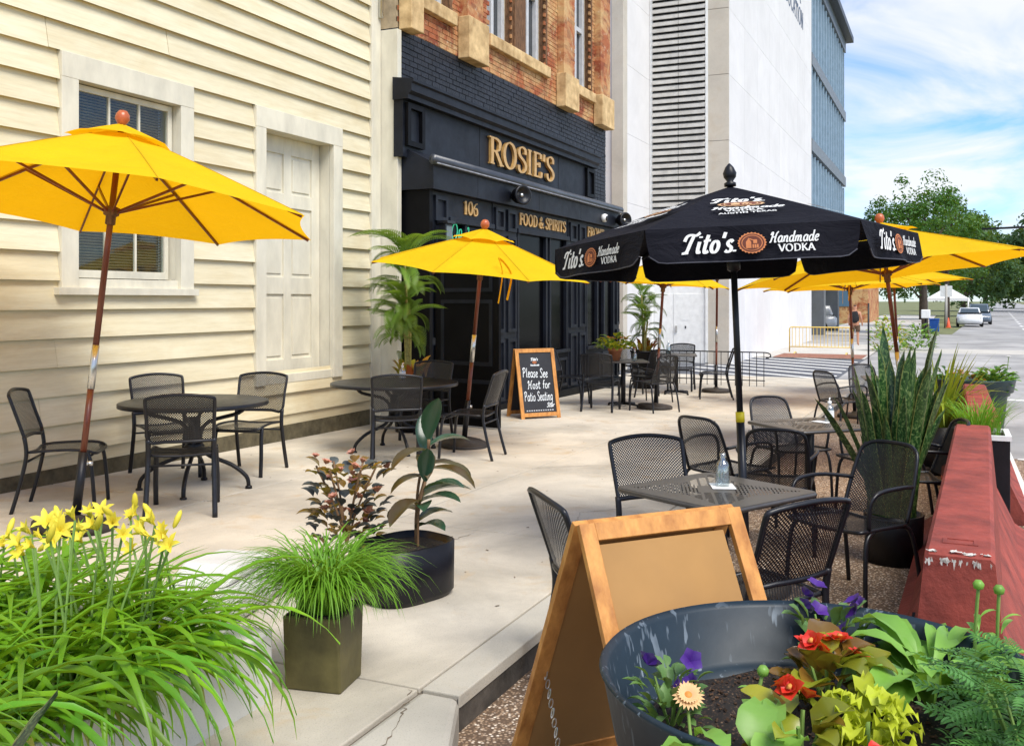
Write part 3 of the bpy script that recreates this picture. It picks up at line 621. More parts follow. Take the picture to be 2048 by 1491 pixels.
# ------------------------------------------------------------------ brick pub building
RY = 6.75; RX0, RX1 = 11.28, 19.9
pub = thing('brick_pub', 'old red brick pub with black painted storefront and gold lettering', 'pub', (15, RY, gz(15)))
bays = [(11.85, 12.75), (14.05, 15.0), (15.5, 16.5), (17.95, 18.95)]
holes = [(a, b, 5.80, 8.4) for a, b in bays]
mk = MB(); mr = MB()
for a, b, c, d in cells(RX0, RX1, 5.20, 9.0, holes): mr.box(a, b, RY, RY + .4, c, d)
mk.box(RX0, RX1, RY, RY + .4, -.4, 5.20)
mk.build('wall', MORTK, pub, True); mr.build('upper_wall', MORT, pub, True)
MB().box(RX1 - .4, RX1, RY + .401, RY + 12, -.4, 9).build('side_wall', REDB, pub, True)
brk = []
bl_, bh_, bp = .200, .064, .0755
nrow = int((8.6 - .3) / bp)
for r_ in range(nrow):
    z = .3 + r_ * bp; x = RX0 + (.105 if r_ % 2 else 0)
    if z < 3.4 and True: lim = 11.75
    else: lim = RX1
    if 3.4 <= z < 4.40: lim = 11.75
    while x < lim - .05:
        x1 = min(x + bl_, lim - .005); zz = (z, z + bh_)
        if not any(a - .01 < (x + x1) / 2 < b + .01 and zz[1] > 5.74 for a, b in bays): brk.append((x, x1, z, z + bh_))
        x += bl_ + .011
    if lim < RX1 and z > 3.4:
        x = 18.95
        while x < RX1 - .05: brk.append((x, min(x + bl_, RX1), z, z + bh_)); x += bl_ + .011
vis = [q for q in brk if q[2] > 3.2]
vis.sort(key=lambda q: (q[0] ** 2 + RY ** 2 + (q[2] - CAMZ) ** 2))
near = set(vis[:300]); unit = {}
sm_ = {True: MB(), False: MB()}
for q in brk:
    red = q[2] > 5.19 - .02; dy = rnd.uniform(-.004, .004)
    if q in near:
        key = (red, round(q[1] - q[0], 3))
        if key not in unit: unit[key] = MB().box(0, q[1] - q[0], -.012, .02, 0, bh_).mesh('brick', REDB if red else BLKB)
        o = inst('brick', unit[key], pub, (q[0] - 15, dy, q[2] - pub.location.z))
    else: sm_[red].box(q[0], q[1], RY - .012 + dy, RY + .02, q[2], q[3])
sm_[True].build('red_bricks', REDB, pub, True, kind='stuff'); sm_[False].build('black_bricks', BLKB, pub, True, kind='stuff')
for a, b in ((11.28, 11.62), (13.0, 13.68), (17.0, 17.72), (19.1, 19.88)):
    MB().box(a, b, RY - .22, RY - .02, 5.17, 5.80).build('pilaster_base', STONE, pub, True, .012)
    MB().box(a + .08, b - .08, RY - .15, RY - .012, 5.80, 8.9).build('pilaster', REDB, pub, True, .006)
for a, b in ((11.70, 12.85), (14.0, 15.25), (15.255, 16.55), (17.82, 19.05)): MB().box(a, b, RY - .10, RY + .1, 5.60, 5.795).build('window_sill', STONE, pub, True, .012)
MB().box(15.02, 15.48, RY - .06, RY - .012, 5.80, 8.9).build('mullion_pier', OLDW, pub, True, .01)
for a, b in bays:
    w = MB().box(a, b, RY + .21, RY + .23, 5.8, 8.4).build('window', glassy('pub_pane_%d' % int(a * 10), (.03, .035, .04)), pub, True)
    for x0, x1 in ((a, a + .10), (b - .12, b), ((a + b) / 2 - .05, (a + b) / 2 + .05)): MB().box(x0 + .002, x1 - .002, RY + .13, RY + .209, 5.81, 8.39).build('frame', GREYW, w, True, .004)
    MB().box(a + .10, b - .12, RY + .14, RY + .208, 7.0, 7.09).build('rail', GREYW, w, True, .004)
    MB().box(b - .001, b + .07, RY - .02, RY + .12, 5.8, 8.4).build('jamb', OLDW, w, True, .004)
# fascia sign
MB().box(11.15, 18.72, RY - .16, RY - .02, 3.45, 4.25).build('sign_board', BLK, pub, True)
cz = MB(); cz.prism([(RY - .02, 4.20), (RY - .26, 4.20), (RY - .26, 4.26), (RY - .31, 4.30), (RY - .31, 4.40), (RY - .34, 4.42), (RY - .34, 4.455), (RY - .02, 4.50)], 0, 11.12, 18.70); cz.build('cornice', BLK, pub, True)
for a, b in ((11.20, 11.66), (18.2, 18.66)):
    f = MB()
    for q in ((a, b, 4.10, 4.17), (a, b, 3.60, 3.67), (a, a + .08, 3.67, 4.10), (b - .08, b, 3.67, 4.10)): f.box(q[0], q[1], RY - .215, RY - .16, q[2], q[3])
    f.build('sign_bracket_frame', BLK2, pub, True)
for x in (13.45, 16.75): MB().box(x, x + .008, RY - .1635, RY - .15, 3.5, 4.2).build('board_joint', DARKIN, pub, True)
t = MB(); write(t, "ROSIE'S", plane_map((13.70, RY - .165, 3.69), (1, 0, 0), (0, 0, 1), (0, -1, 0)), .42, .17, .055, depth=.045, wx=2.74); t.build('sign_lettering', GOLD, pub, True)
# canopy
CY = 6.20
cn = MB(); cn.prism([(RY - .02, 3.02), (CY, 3.02), (CY, 3.36), (RY - .16, 3.56), (RY - .02, 3.56)], 0, 11.28, 19.24); can = cn.build('canopy', BLK, pub, True)
MB().tube([(11.24, CY - .01, 3.40), (19.28, CY - .01, 3.40)], .07, 10, flat=.8).build('canopy_gutter', simple('gutter_grey', (.035, .04, .052), .35, .25, 4, spec=.6), can, True)
MB().tube([(11.25, CY - .075, 3.345), (19.26, CY - .075, 3.345)], .012, 6).build('gutter_edge', simple('worn_edge', (.22, .23, .26), .5, .3, 12), can, True)
for x in (12.6, 14.9, 16.9): MB().box(x, x + .006, CY - .002, CY + .01, 3.03, 3.33).build('seam', DARKIN, can, True)
# storefront under the canopy
SY = 6.29
MB().box(11.34, 19.5, SY + .10, SY + .14, -.4, 3.02).build('storefront_back', DARKIN, pub, True)
MB().box(11.335, 11.42, SY, RY - .02, -.4, 3.019).build('storefront_side', BLK2, pub, True)
def pil(a, b):
    MB().box(a, b, SY + .02, SY + .10, -.4, 3.015).build('storefront_pilaster', BLK, pub, True)
    f = MB(); w = .055
    for z0, z1 in ((2.62, 2.96), (1.05, 2.55), (.0, .95)):
        n = 2 if b - a > .7 else 1; ww = (b - a) / n
        for i in range(n):
            x0, x1 = a + i * ww + .06, a + (i + 1) * ww - .06
            for q in ((x0, x1, z1 - w, z1), (x0, x1, z0, z0 + w), (x0, x0 + w, z0 + w, z1 - w), (x1 - w, x1, z0 + w, z1 - w)): f.box(q[0], q[1], SY - .015, SY + .0195, q[2], q[3])
    f.build('pilaster_moulding', BLK, pub, True)
for a, b in ((11.43, 11.90), (13.33, 14.22), (16.52, 17.45), (19.2, 19.5)): pil(a, b)
for a, b in ((11.90, 13.33), (14.22, 16.52), (17.45, 19.2)):
    MB().box(a, b, SY + .03, SY + .10, 2.70, 3.015).build('transom', BLK, pub, True)
    MB().box(a, b, SY - .02, SY + .10, 2.62, 2.695).build('transom_rail', BLK, pub, True, .006)
for tx, x, wx, z in (('106', 12.36, .46, 2.775), ('FOOD & SPIRITS', 14.33, 2.05, 2.765), ('FRONT', 17.55, .95, 2.765)):
    t = MB(); write(t, tx, plane_map((x, SY + .028, z), (1, 0, 0), (0, 0, 1), (0, -1, 0)), .185, .19, .075, depth=.02, wx=wx); t.build('transom_lettering', GOLD, pub, True)
# windows and frames between pilasters
for a, b, parts_ in ((11.90, 13.33, (12.4,)), (14.22, 16.52, (15.45, 15.62)), (17.45, 19.2, (18.1, 18.5))):
    MB().box(a, b, SY + .075, SY + .085, .62, 2.62).build('shop_window', glassy('shop_pane_%d' % int(a * 10), (.002, .002, .003), .2, .06), pub, True)
    for x in (a + .03,) + parts_ + (b - .10,): MB().box(x, x + .07, SY + .01, SY + .0745, .62, 2.62).build('window_mullion', BLK, pub, True, .006)
    MB().box(a, b, SY + .02, SY + .099, -.4, .62).build('stall_riser', BLK2, pub, True)
    f = MB()
    for i in range(2):
        x0 = a + (b - a) * i / 2 + .08; x1 = a + (b - a) * (i + 1) / 2 - .08
        for q in ((x0, x1, .48, .53), (x0, x1, .02, .07), (x0, x0 + .05, .07, .48), (x1 - .05, x1, .07, .48)): f.box(q[0], q[1], SY + .0, SY + .0195, q[2], q[3])
    f.build('riser_moulding', BLK, pub, True)
    MB().box(a, b, SY - .03, SY + .02, .62, .68).build('window_ledge', BLK, pub, True, .006)
MB().box(11.36, 19.5, SY - .05, SY + .0195, gz(15) - .2, gz(15) + .11).build('plinth', BLK2, pub, True, .01)
t = MB(); write(t, 'Open', plane_map((12.06, SY + .07, 2.38), (.96, 0, .16), (-.05, 0, 1), (0, -1, 0)), .22, uniform=.05, slant=.15, wx=.60, depth=.01); t.build('neon_script', NEON, pub, True)
# open door leaf swung out over the pavement
dl = thing('pub_door', 'tall black pub door leaf standing open over the pavement', 'door', (11.40, 6.22, gz(11.4)), math.atan2(-1.03, -.2))
MB().box(0, 1.04, -.025, .025, .02, 2.30).build('leaf', BLK2, dl, bevel=.004)
for z0, z1 in ((.12, .62), (.80, 1.65), (1.75, 2.2)):
    f = MB()
    for q in ((.1, .94, z1 - .05, z1), (.1, .94, z0, z0 + .05), (.1, .15, z0 + .05, z1 - .05), (.89, .94, z0 + .05, z1 - .05)): f.box(q[0], q[1], -.034, .034, q[2], q[3])
    f.build('panel_moulding', BLK, dl)
MB().tube([(.9, .027, .95), (.9, .075, .97), (.9, .075, 1.35), (.9, .027, 1.37)], .011, 8).build('handle', IRON2, dl)
# wall lantern, speakers, spot light
ln = thing('wall_lantern', 'dark box lantern on the left storefront pilaster', 'lantern', (11.66, SY - .02, 2.28))
MB().box(-.1, .1, -.10, .03, .02, .30).build('housing', IRON2, ln, bevel=.006); MB().box(-.12, .12, -.14, .03, .30, .34).build('cap', IRON2, ln, bevel=.004)
MB().box(-.08, .08, -.107, -.1005, .05, .27).build('pane', glassy('lantern_pane', (.10, .12, .12)), ln); MB().box(-.12, .12, -.12, .03, -.015, .02).build('shelf', IRON2, ln)
for u, v, lb in ((1040, 392, 'black round speaker on the awning under the gold name'), (1245, 441, 'black round speaker at the right end of the awning')):
    x = WX(u, CY - .12); p = Vector((x, CY - .02, CAMZ + (HOR - v) / FPX * (x / ray(u).x)))
    s_ = thing('speaker', lb, 'speaker', p, R(-122), 'speakers on the awning')
    m_ = Matrix.Rotation(R(90), 4, 'Y')
    MB().lathe([(0, -.10), (.08, -.10), (.12, -.02), (.125, .06), (.15, .10), (.155, .13), (.13, .15), (.10, .10), (.03, .085), (0, .085)], 20).xf(Matrix.Translation((.12, 0, 0)) @ m_).build('housing', PLASTK, s_)
    MB().lathe([(.0, .11), (.028, .11), (.03, .085)], 12).xf(Matrix.Translation((.12, 0, 0)) @ m_).build('cone', STEEL, s_)
    MB().tube([(.0, 0, .0), (.02, .02, .0), (-.02, .12, 0)], .02, 6).build('bracket', IRON, s_)
x = WX(1210, CY - .05); p = Vector((x, CY - .05, CAMZ + (HOR - 436) / FPX * (x / ray(1210).x)))
s_ = thing('flood_lamp', 'small white round lamp on the awning front', 'lamp', p)
MB().lathe([(0, -.09), (.06, -.08), (.085, -.02), (.075, .03), (0, .04)], 16).xf(Matrix.Rotation(R(100), 4, 'X')).build('bowl', WHITEP, s_)
MB().lathe([(0, .045), (.05, .045), (.055, .03)], 12).xf(Matrix.Rotation(R(100), 4, 'X')).build('mount', IRON, s_)

# ------------------------------------------------------------------ travertine office block with louvres
BX, BY = 30.3, 6.26; BT = 21.0
off = thing('office_block', 'tall pale stone office block with louvres and blue glass wing', 'building', (BX, BY, gz(30) + LANE))
yl = 8.75                                      # plane of the recessed wall towards the pub
MB().box(BX, 50, BY + .05, 24, -.5, BT).build('core', WPAN, off, True)
MB().box(26.6, BX, yl + .05, 24, -.5, BT).build('recessed_core', WPAN, off, True)
MB().box(26.55, 26.95, yl - .28, yl + .06, -.5, BT).build('edge_strip', TRAV, off, True)
zz = [-.5] + [2.4 + 2.05 * i for i in range(10)]
for i, (a, b) in enumerate(zip(zz, zz[1:])):
    MB().box(26.96, BX - .06, yl, yl + .049, a + .004, b - .004).build('panel', WPAN, off, True)
    MB().box(BX - .05, BX + .02, BY - .02, BY + .62, a + .008, b - .008).build('pier_stone', TRAV, off, True)
    for j in range(8):
        x0 = BX + .03 + j * 2.46; MB().box(x0 + .004, x0 + 2.456, BY - .015, BY + .049, a + .004, b - .004).build('panel', WPAN, off, True)
LB, LT = 3.2, BT - .3
fr = MB().box(BX - .10, BX - .005, BY + .625, BY + .70, -.4, BT).build('louver_frame', WHITEP, off, True); MB().box(BX - .10, BX - .005, yl - .09, yl - .01, -.4, BT).build('louver_frame', WHITEP, off, True)
MB().box(BX - .004, BX - .002, BY + .70, yl - .09, LB, BT).build('louver_back', DARKIN, off, True)
ym = (BY + .70 + yl - .09) / 2; lm = {}
for s_, (y0, y1) in enumerate(((BY + .71, ym - .008), (ym + .008, yl - .10))):
    mb = MB(); mb.prism([(-.12, -.03), (-.15, -.02), (-.145, .075), (-.02, .150), (-.005, .140), (-.12, .06), (-.12, 0)], 1, 0, y1 - y0); lm[s_] = (mb.mesh('louver', LOUV), y0)
k = 0; zl = LB + .1
while zl < 15.5:
    for s_ in (0, 1): inst('louver', lm[s_][0], off, (BX - BX, lm[s_][1] - BY, zl - off.location.z))
    zl += .205
# service door below the louvres
sd = MB().box(BX - .03, BX - .006, BY + .70, yl - .09, -.44, LB).build('service_wall', WHITEP, off, True)
MB().box(BX - .05, BX - .0305, 6.98, 7.98, -.42, 1.75).build('service_door', WHITEP, off, True, .004)
MB().box(BX - .045, BX - .0306, 8.02, 8.60, -.42, 1.75).build('service_door', WHITEP, off, True, .004)
MB().box(BX - .10, BX - .05, 7.86, 7.92, .55, .75).build('door_lock', STEEL, off, True); MB().box(BX - .056, BX - .05, 7.50, 7.76, .92, 1.08).build('door_notice', PAPER, off, True)
MB().box(BX - .06, BX - .05, 7.58, 7.62, .66, .74).build('door_keyhole', IRON, off, True)
t = MB()
write(t, 'CENTER', plane_map((41.0, BY - .02, 15.15), (1, 0, 0), (0, 0, 1), (0, -1, 0)), .75, .2, .1, wx=5.2)
write(t, '& EDUCATION', plane_map((40.0, BY - .02, 14.1), (1, 0, 0), (0, 0, 1), (0, -1, 0)), .75, .2, .1, wx=7.0); t.build('wall_lettering', SIGNB, off, True)
# glass wing on columns
GX0, GX1 = 50.05, 67.0
MB().box(GX0, GX1, BY + .4, 24, 4.6, 17.9).build('glass_wall', BLUEG, off, True)
for z0, z1 in ((4.35, 5.0), (8.95, 9.55), (13.2, 13.8), (17.7, 18.4)): MB().box(GX0, GX1 + .15, BY - .05, 24, z0, z1).build('floor_band', simple('band_metal', (.16, .18, .20), .5, .2), off, True)
MB().box(GX0, GX1 + .5, BY - .5, 24, 18.4, 18.75).build('roof_edge', simple('dark_roof_metal', (.05, .06, .08), .5, .2), off, True)
fm = MB().box(0, .16, 0, .38, 0, 3.70).mesh('fin', BLUEF)
for zf in (5.12, 9.62, 13.9):
    for i in range(14): inst('fin', fm, off, (GX0 + .3 + i * 1.24 - BX, 0, zf - off.location.z))
for x in (51, 58, 65.5): MB().box(x, x + .9, BY + .3, BY + 1.2, -.5, 4.35).build('column', concrete('dark_column_%d' % x, (.16, .17, .18)), off, True)

# ------------------------------------------------------------------ chairs and tables
def arc(pts, n=5): return [Vector(p) for p in pts] if len(pts) < 3 else bez(pts, n)
def bez(pts, n=6):
    P = [Vector(p) for p in pts]; out = []
    for i in range(len(P) - 1):
        a, b, c, d = P[max(i - 1, 0)], P[i], P[i + 1], P[min(i + 2, len(P) - 1)]
        for k in range(n):
            t = k / n; out.append(.5 * ((2 * b) + (c - a) * t + (2 * a - 5 * b + 4 * c - d) * t * t + (3 * b - a - 3 * c + d) * t ** 3))
    return out + [P[-1]]
def side_chair_kit():                           # armless mesh chair, faces +X
    W = .235; out = []
    def seatp(u, v): x = -.21 + .45 * u; y = (v * 2 - 1) * (W - .02 * (1 - u)) * (1 - .10 * max(0, u - .8) / .2); return Vector((x, y, .445 + .012 * math.sin(u * 3.1) - .02 * max(0, u - .85) / .15 - .012 * (1 - (2 * v - 1) ** 2)))
    out.append(('seat', MB().grid(seatp, 8, 6, uvf=lambda u, v: (u * .45, v * .47)), PERF))
    loop = [seatp(0, 0), seatp(.5, 0), seatp(.85, 0), seatp(1, .08), seatp(1, .5), seatp(1, .92), seatp(.85, 1), seatp(.5, 1), seatp(0, 1), seatp(0, .5), seatp(0, 0)]
    out.append(('seat_frame', MB().tube(bez(loop, 3), .011, 6, False), IRON2))
    def backp(u, v):
        y = (u * 2 - 1) * (W - .01 + .012 * v); bow = .045 * (1 - (u * 2 - 1) ** 2); return Vector((-.235 - .105 * v - bow * .8, y, .545 + .315 * v + .03 * v * (1 - (u * 2 - 1) ** 2)))
    out.append(('backrest', MB().grid(backp, 8, 6, uvf=lambda u, v: (u * .47, v * .33)), PERF))
    lp = [backp(0, 0), backp(0, .5), backp(0, .93), backp(.04, 1), backp(.25, 1), backp(.5, 1), backp(.75, 1), backp(.96, 1), backp(1, .93), backp(1, .5), backp(1, 0), backp(.75, 0), backp(.5, 0), backp(.25, 0), backp(0, 0)]
    out.append(('back_frame', MB().tube(bez(lp, 3), .013, 6, False), IRON2))
    for s in (-1, 1):
        out.append(('leg', MB().tube(bez([(-.325, s * .238, 0), (-.27, s * .232, .2), (-.225, s * .226, .42), (-.24, s * .226, .56)], 4), .0145, 6, flat=1.3), IRON2))
        out.append(('leg', MB().tube(bez([(.245, s * .225, 0), (.232, s * .225, .2), (.215, s * .218, .36), (.19, s * .215, .436)], 4), .0145, 6, flat=1.3), IRON2))
    out.append(('stretcher', MB().tube([(-.235, -.22, .37), (-.235, .22, .37)], .009, 6), IRON2)); out.append(('stretcher', MB().tube([(.20, -.21, .40), (.20, .21, .40)], .009, 6), IRON2))
    return out
def arm_chair_kit():                            # tubular hoop-back chair with arms, faces +X
    out = []; W = .25
    def seatp(u, v): return Vector((-.2 + .45 * u, (v * 2 - 1) * (W - .03 + .03 * u), .44 + .015 * u - .015 * (1 - (2 * v - 1) ** 2)))
    out.append(('seat', MB().grid(seatp, 8, 6, uvf=lambda u, v: (u * .45, v * .48)), PERF))
    out.append(('seat_frame', MB().tube(bez([seatp(0, 0), seatp(.5, 0), seatp(.95, 0), seatp(1, .1), seatp(1, .5), seatp(1, .9), seatp(.95, 1), seatp(.5, 1), seatp(0, 1), seatp(0, .5), seatp(0, 0)], 3), .011, 6, False), IRON2))
    def backp(u, v):
        k = .215 * (1 - .16 * v ** 3); return Vector((-.215 - .15 * v - .03 * (1 - (u * 2 - 1) ** 2), (u * 2 - 1) * k, .45 + .40 * v))
    out.append(('backrest', MB().grid(backp, 8, 8, uvf=lambda u, v: (u * .42, v * .42)), PERF))
    out.append(('back_frame', MB().tube(bez([backp(0, -.02), backp(0, .4), backp(0, .85), backp(.06, .97), backp(.2, 1.02), backp(.5, 1.03), backp(.8, 1.02), backp(.94, .97), backp(1, .85), backp(1, .4), backp(1, -.02)], 4), .0125, 6), IRON2))
    for s in (-1, 1):
        out.append(('arm', MB().tube(bez([(-.285, s * .205, .64), (-.1, s * .265, .665), (.08, s * .275, .665), (.165, s * .272, .64), (.19, s * .262, .57), (.18, s * .25, .46)], 4), .0125, 6), IRON2))
        out.append(('leg', MB().tube(bez([(.235, s * .27, 0), (.225, s * .262, .25), (.20, s * .25, .40), (.13, s * .24, .445)], 4), .0135, 6), IRON2))
        out.append(('leg', MB().tube(bez([(-.31, s * .25, 0), (-.27, s * .24, .25), (-.22, s * .225, .41), (-.12, s * .22, .44)], 4), .0135, 6), IRON2))
    return out
def square_table_kit(S=.36):
    out = []; c = .05
    def sq(r): return [(x * (S * r - c * (i in (0, 1))) if False else x, y) for i, (x, y) in enumerate([])]
    pts = []
    for sx, sy in ((1, 1), (-1, 1), (-1, -1), (1, -1)):
        for k in range(4):
            a = math.atan2(sy, sx) - R(45) + R(30) * k; pts.append((sx * (S - c) + c * math.cos(a), sy * (S - c) + c * math.sin(a)))
    n = len(pts); mb = MB(); mb.add([(0, 0, .735)] + [(x, y, .735) for x, y in pts], [(0, 1 + i, 1 + (i + 1) % n) for i in range(n)], uvs=[(0, 0)] + pts)
    out.append(('tabletop', mb, PERFT))
    out.append(('rim', MB().tube([(x, y, .722) for x, y in pts + pts[:1]], .0135, 6, False), TABM))
    out.append(('post', MB().tube([(0, 0, .04), (0, 0, .72)], .038, 10).box(-.2, .2, -.015, .015, .70, .72).box(-.015, .015, -.2, .2, .699, .719), IRON))
    for k in range(4):
        a = R(45 + 90 * k); ca, sa = math.cos(a), math.sin(a)
        out.append(('foot', MB().tube([(0, 0, .05), (.15 * ca, .15 * sa, .05), (.29 * ca, .29 * sa, .035)], [.022, .02, .016], 6).lathe([(0, 0), (.02, 0), (.018, .03)], 8, (.29 * ca, .29 * sa, 0)), IRON))
    return out
def round_table_kit(r):
    out = [('tabletop', MB().lathe([(0, .735), (r - .02, .735), (r, .728), (r, .70), (r - .012, .70), (r - .02, .715), (0, .715)], 48), IRON2)]
    out.append(('column', MB().tube([(0, 0, .34), (0, 0, .60)], .05, 10).lathe([(.06, .33), (.085, .36), (.06, .39)], 16), IRON))
    for k in range(4):
        a = R(20 + 90 * k); f = lambda q, z: (q * math.cos(a), q * math.sin(a), z)
        out.append(('leg', MB().tube(bez([f(.42, .70), f(.36, .63), f(.12, .56), f(.05, .45), f(.09, .30), f(.30, .20), f(.42, .10), f(.44, .015)], 4), .018, 6).lathe([(0, 0), (.03, 0), (.028, .02), (0, .03)], 8, f(.44, 0)), IRON))
    return out
KITS = {}
def spawn(kit, name, label, cat, loc, rz, group=None, scale=1.0):
    if kit not in KITS:
        fn, *a = kit if isinstance(kit, tuple) else (kit,)
        KITS[kit] = [(p, mb.mesh(p, m)) for p, mb, m in fn(*a)]
    t = thing(name, label, cat, loc, rz, group)
    if scale != 1: t.scale = (scale,) * 3
    for p, me in KITS[kit]: inst(p, me, t)
    return t
def face(p, q): return math.atan2(q[1] - p[1], q[0] - p[0])
def gp(x, y, lane=None):
    lane = y < KY if lane is None else lane
    return Vector((x, y, gz(x) + (LANE if lane else 0)))
SC, AC, ST_ = side_chair_kit, arm_chair_kit, square_table_kit
LT_ = (6.30, 5.72); RT_ = (9.0, 5.42); T1 = (4.97, 1.09); T2 = (8.28, 1.05); TA = (14.9, 4.75); TB = (17.7, 4.62); T3 = (14.9, .78)
spawn((round_table_kit, .60), 'round_table', 'black round metal table beside the cream wall under the left umbrella', 'table', gp(*LT_), .2, 'round patio tables')
spawn((round_table_kit, .68), 'round_table', 'black round metal table in front of the tall potted palm', 'table', gp(*RT_), .5, 'round patio tables')
for nm, xy, rz, lb in (('square_table', T1, R(-28), 'slotted square table behind the wooden sign, with clear bottle'), ('square_table', T2, R(45), 'slotted square table left of the snake plant, with white bottle'),
                       ('square_table', TA, R(25), 'square table by the pub front carrying the flower pot'), ('square_table', TB, R(15), 'square table beside the low black railing'), ('square_table', T3, R(10), 'farthest square table, partly hidden behind the snake plant')):
    spawn(ST_, nm, lb, 'table', gp(*xy), rz, 'square patio tables')
ch = [  # kit, position, facing target, label
 (SC, (5.34, 6.08), None, R(-55), 'armless mesh chair at far left, seen from its side'),
 (SC, (6.72, 6.42), LT_, 0, 'mesh chair between the left round table and the cream wall'),
 (SC, (7.18, 5.88), None, R(195), 'mesh chair right of the left round table'),
 (SC, (5.62, 5.20), None, R(38), 'mesh chair in front of the left round table, back to the camera'),
 (SC, (8.30, 4.98), None, R(32), 'mesh chair in front of the right round table, back to the camera'),
 (SC, (8.98, 4.52), None, R(98), 'mesh chair beside the middle umbrella pole, seen from its side'),
 (SC, (10.02, 5.62), RT_, 0, 'mesh chair behind the right round table, next to the palm'),
 (SC, (14.16, 4.86), None, R(5), 'dark mesh chair by the chalkboard sign, back to the camera'),
 (SC, (14.85, 5.62), TA, 0, 'chair against the pub front behind the flower pot'),
 (AC, (14.42, 4.12), None, R(55), 'armchair in front of the leaning pole near the pub'),
 (AC, (15.75, 4.55), TA, 0, 'armchair on the far side of the flower pot table'),
 (SC, (18.55, 4.75), TB, 0, 'chair facing the camera in front of the low railing'),
 (SC, (17.05, 3.78), None, R(105), 'chair nearest the free end of the low railing, seen from its side'),
 (SC, (17.0, 5.1), TB, 0, 'chair left of the railing table, near the potted palm'),
 (SC, (5.42, 1.44), None, R(222), 'mesh chair on the kerb side of the table with clear bottle'),
 (SC, (4.01, 1.285), None, R(-50), 'chair partly hidden left of the wooden sign'),
 (SC, (4.30, .80), None, R(55), 'big mesh chair just behind the blue planter, back to the camera'),
 (AC, (5.92, .52), None, R(148), 'armchair in front of the snake plant pot'),
 (AC, (7.55, 1.56), None, R(-28), 'armchair on the kerb side behind the black pole'),
 (AC, (7.08, 1.12), None, R(8), 'armchair nearest the black pole, in front of its twin'),
 (AC, (8.95, 1.30), None, R(222), 'armchair behind the white bottle table'),
 (AC, (7.75, .28), None, R(105), 'armchair between snake plant and red barrier'),
 (AC, (8.62, .52), None, R(140), 'armchair behind the snake plant leaves'),
 (AC, (14.2, 1.36), None, R(-40), 'armchair with its back to the pavement at the farthest table'),
 (AC, (15.6, 1.1), T3, 0, 'armchair on the far side of the farthest table'),
]
for kit, xy, tgt, rz, lb in ch: spawn(kit, 'patio_chair', lb, 'chair', gp(*xy), face(xy, tgt) if tgt else rz, 'patio chairs')

# ------------------------------------------------------------------ umbrellas
def canopy(n, Rr, drop, apex, r0=.0, m=8, sag=.03, scal=.05, nr=8):
    mb = MB()
    for i in range(n):
        a0, a1 = 2 * math.pi * i / n, 2 * math.pi * (i + 1) / n
        def fn(u, v):
            r = r0 + (Rr - r0) * v; p = Vector((math.cos(a0), math.sin(a0), 0)) * r * (1 - u) + Vector((math.cos(a1), math.sin(a1), 0)) * r * u
            q = 4 * u * (1 - u); p *= 1 - scal * q * (v ** 6); z = apex - drop * (r / Rr) ** 1.06 - sag * q * math.sin(math.pi * min(1, v * .95)) + .02 * q * v ** 6
            return Vector((p.x, p.y, z))
        mb.grid(fn, m, nr)
    return mb
def ribs(t, n, Rr, drop, apex, hubz, mat, w=.013):
    for i in range(n):
        a = 2 * math.pi * i / n; f = lambda r, z: Vector((r * math.cos(a), r * math.sin(a), z)); zz = lambda r: apex - drop * (r / Rr) ** 1.06 - .018
        rb = MB().tube([f(.05, zz(.05) - .01), f(Rr * .5, zz(Rr * .5) - .004), f(Rr * .985, zz(Rr * .985) + .002)], w, 4, flat=.7).build('rib', mat, t)
        MB().tube([f(.04, hubz), f(Rr * .5, zz(Rr * .5) - .012)], w * .95, 4, flat=.7).build('strut', mat, rb)
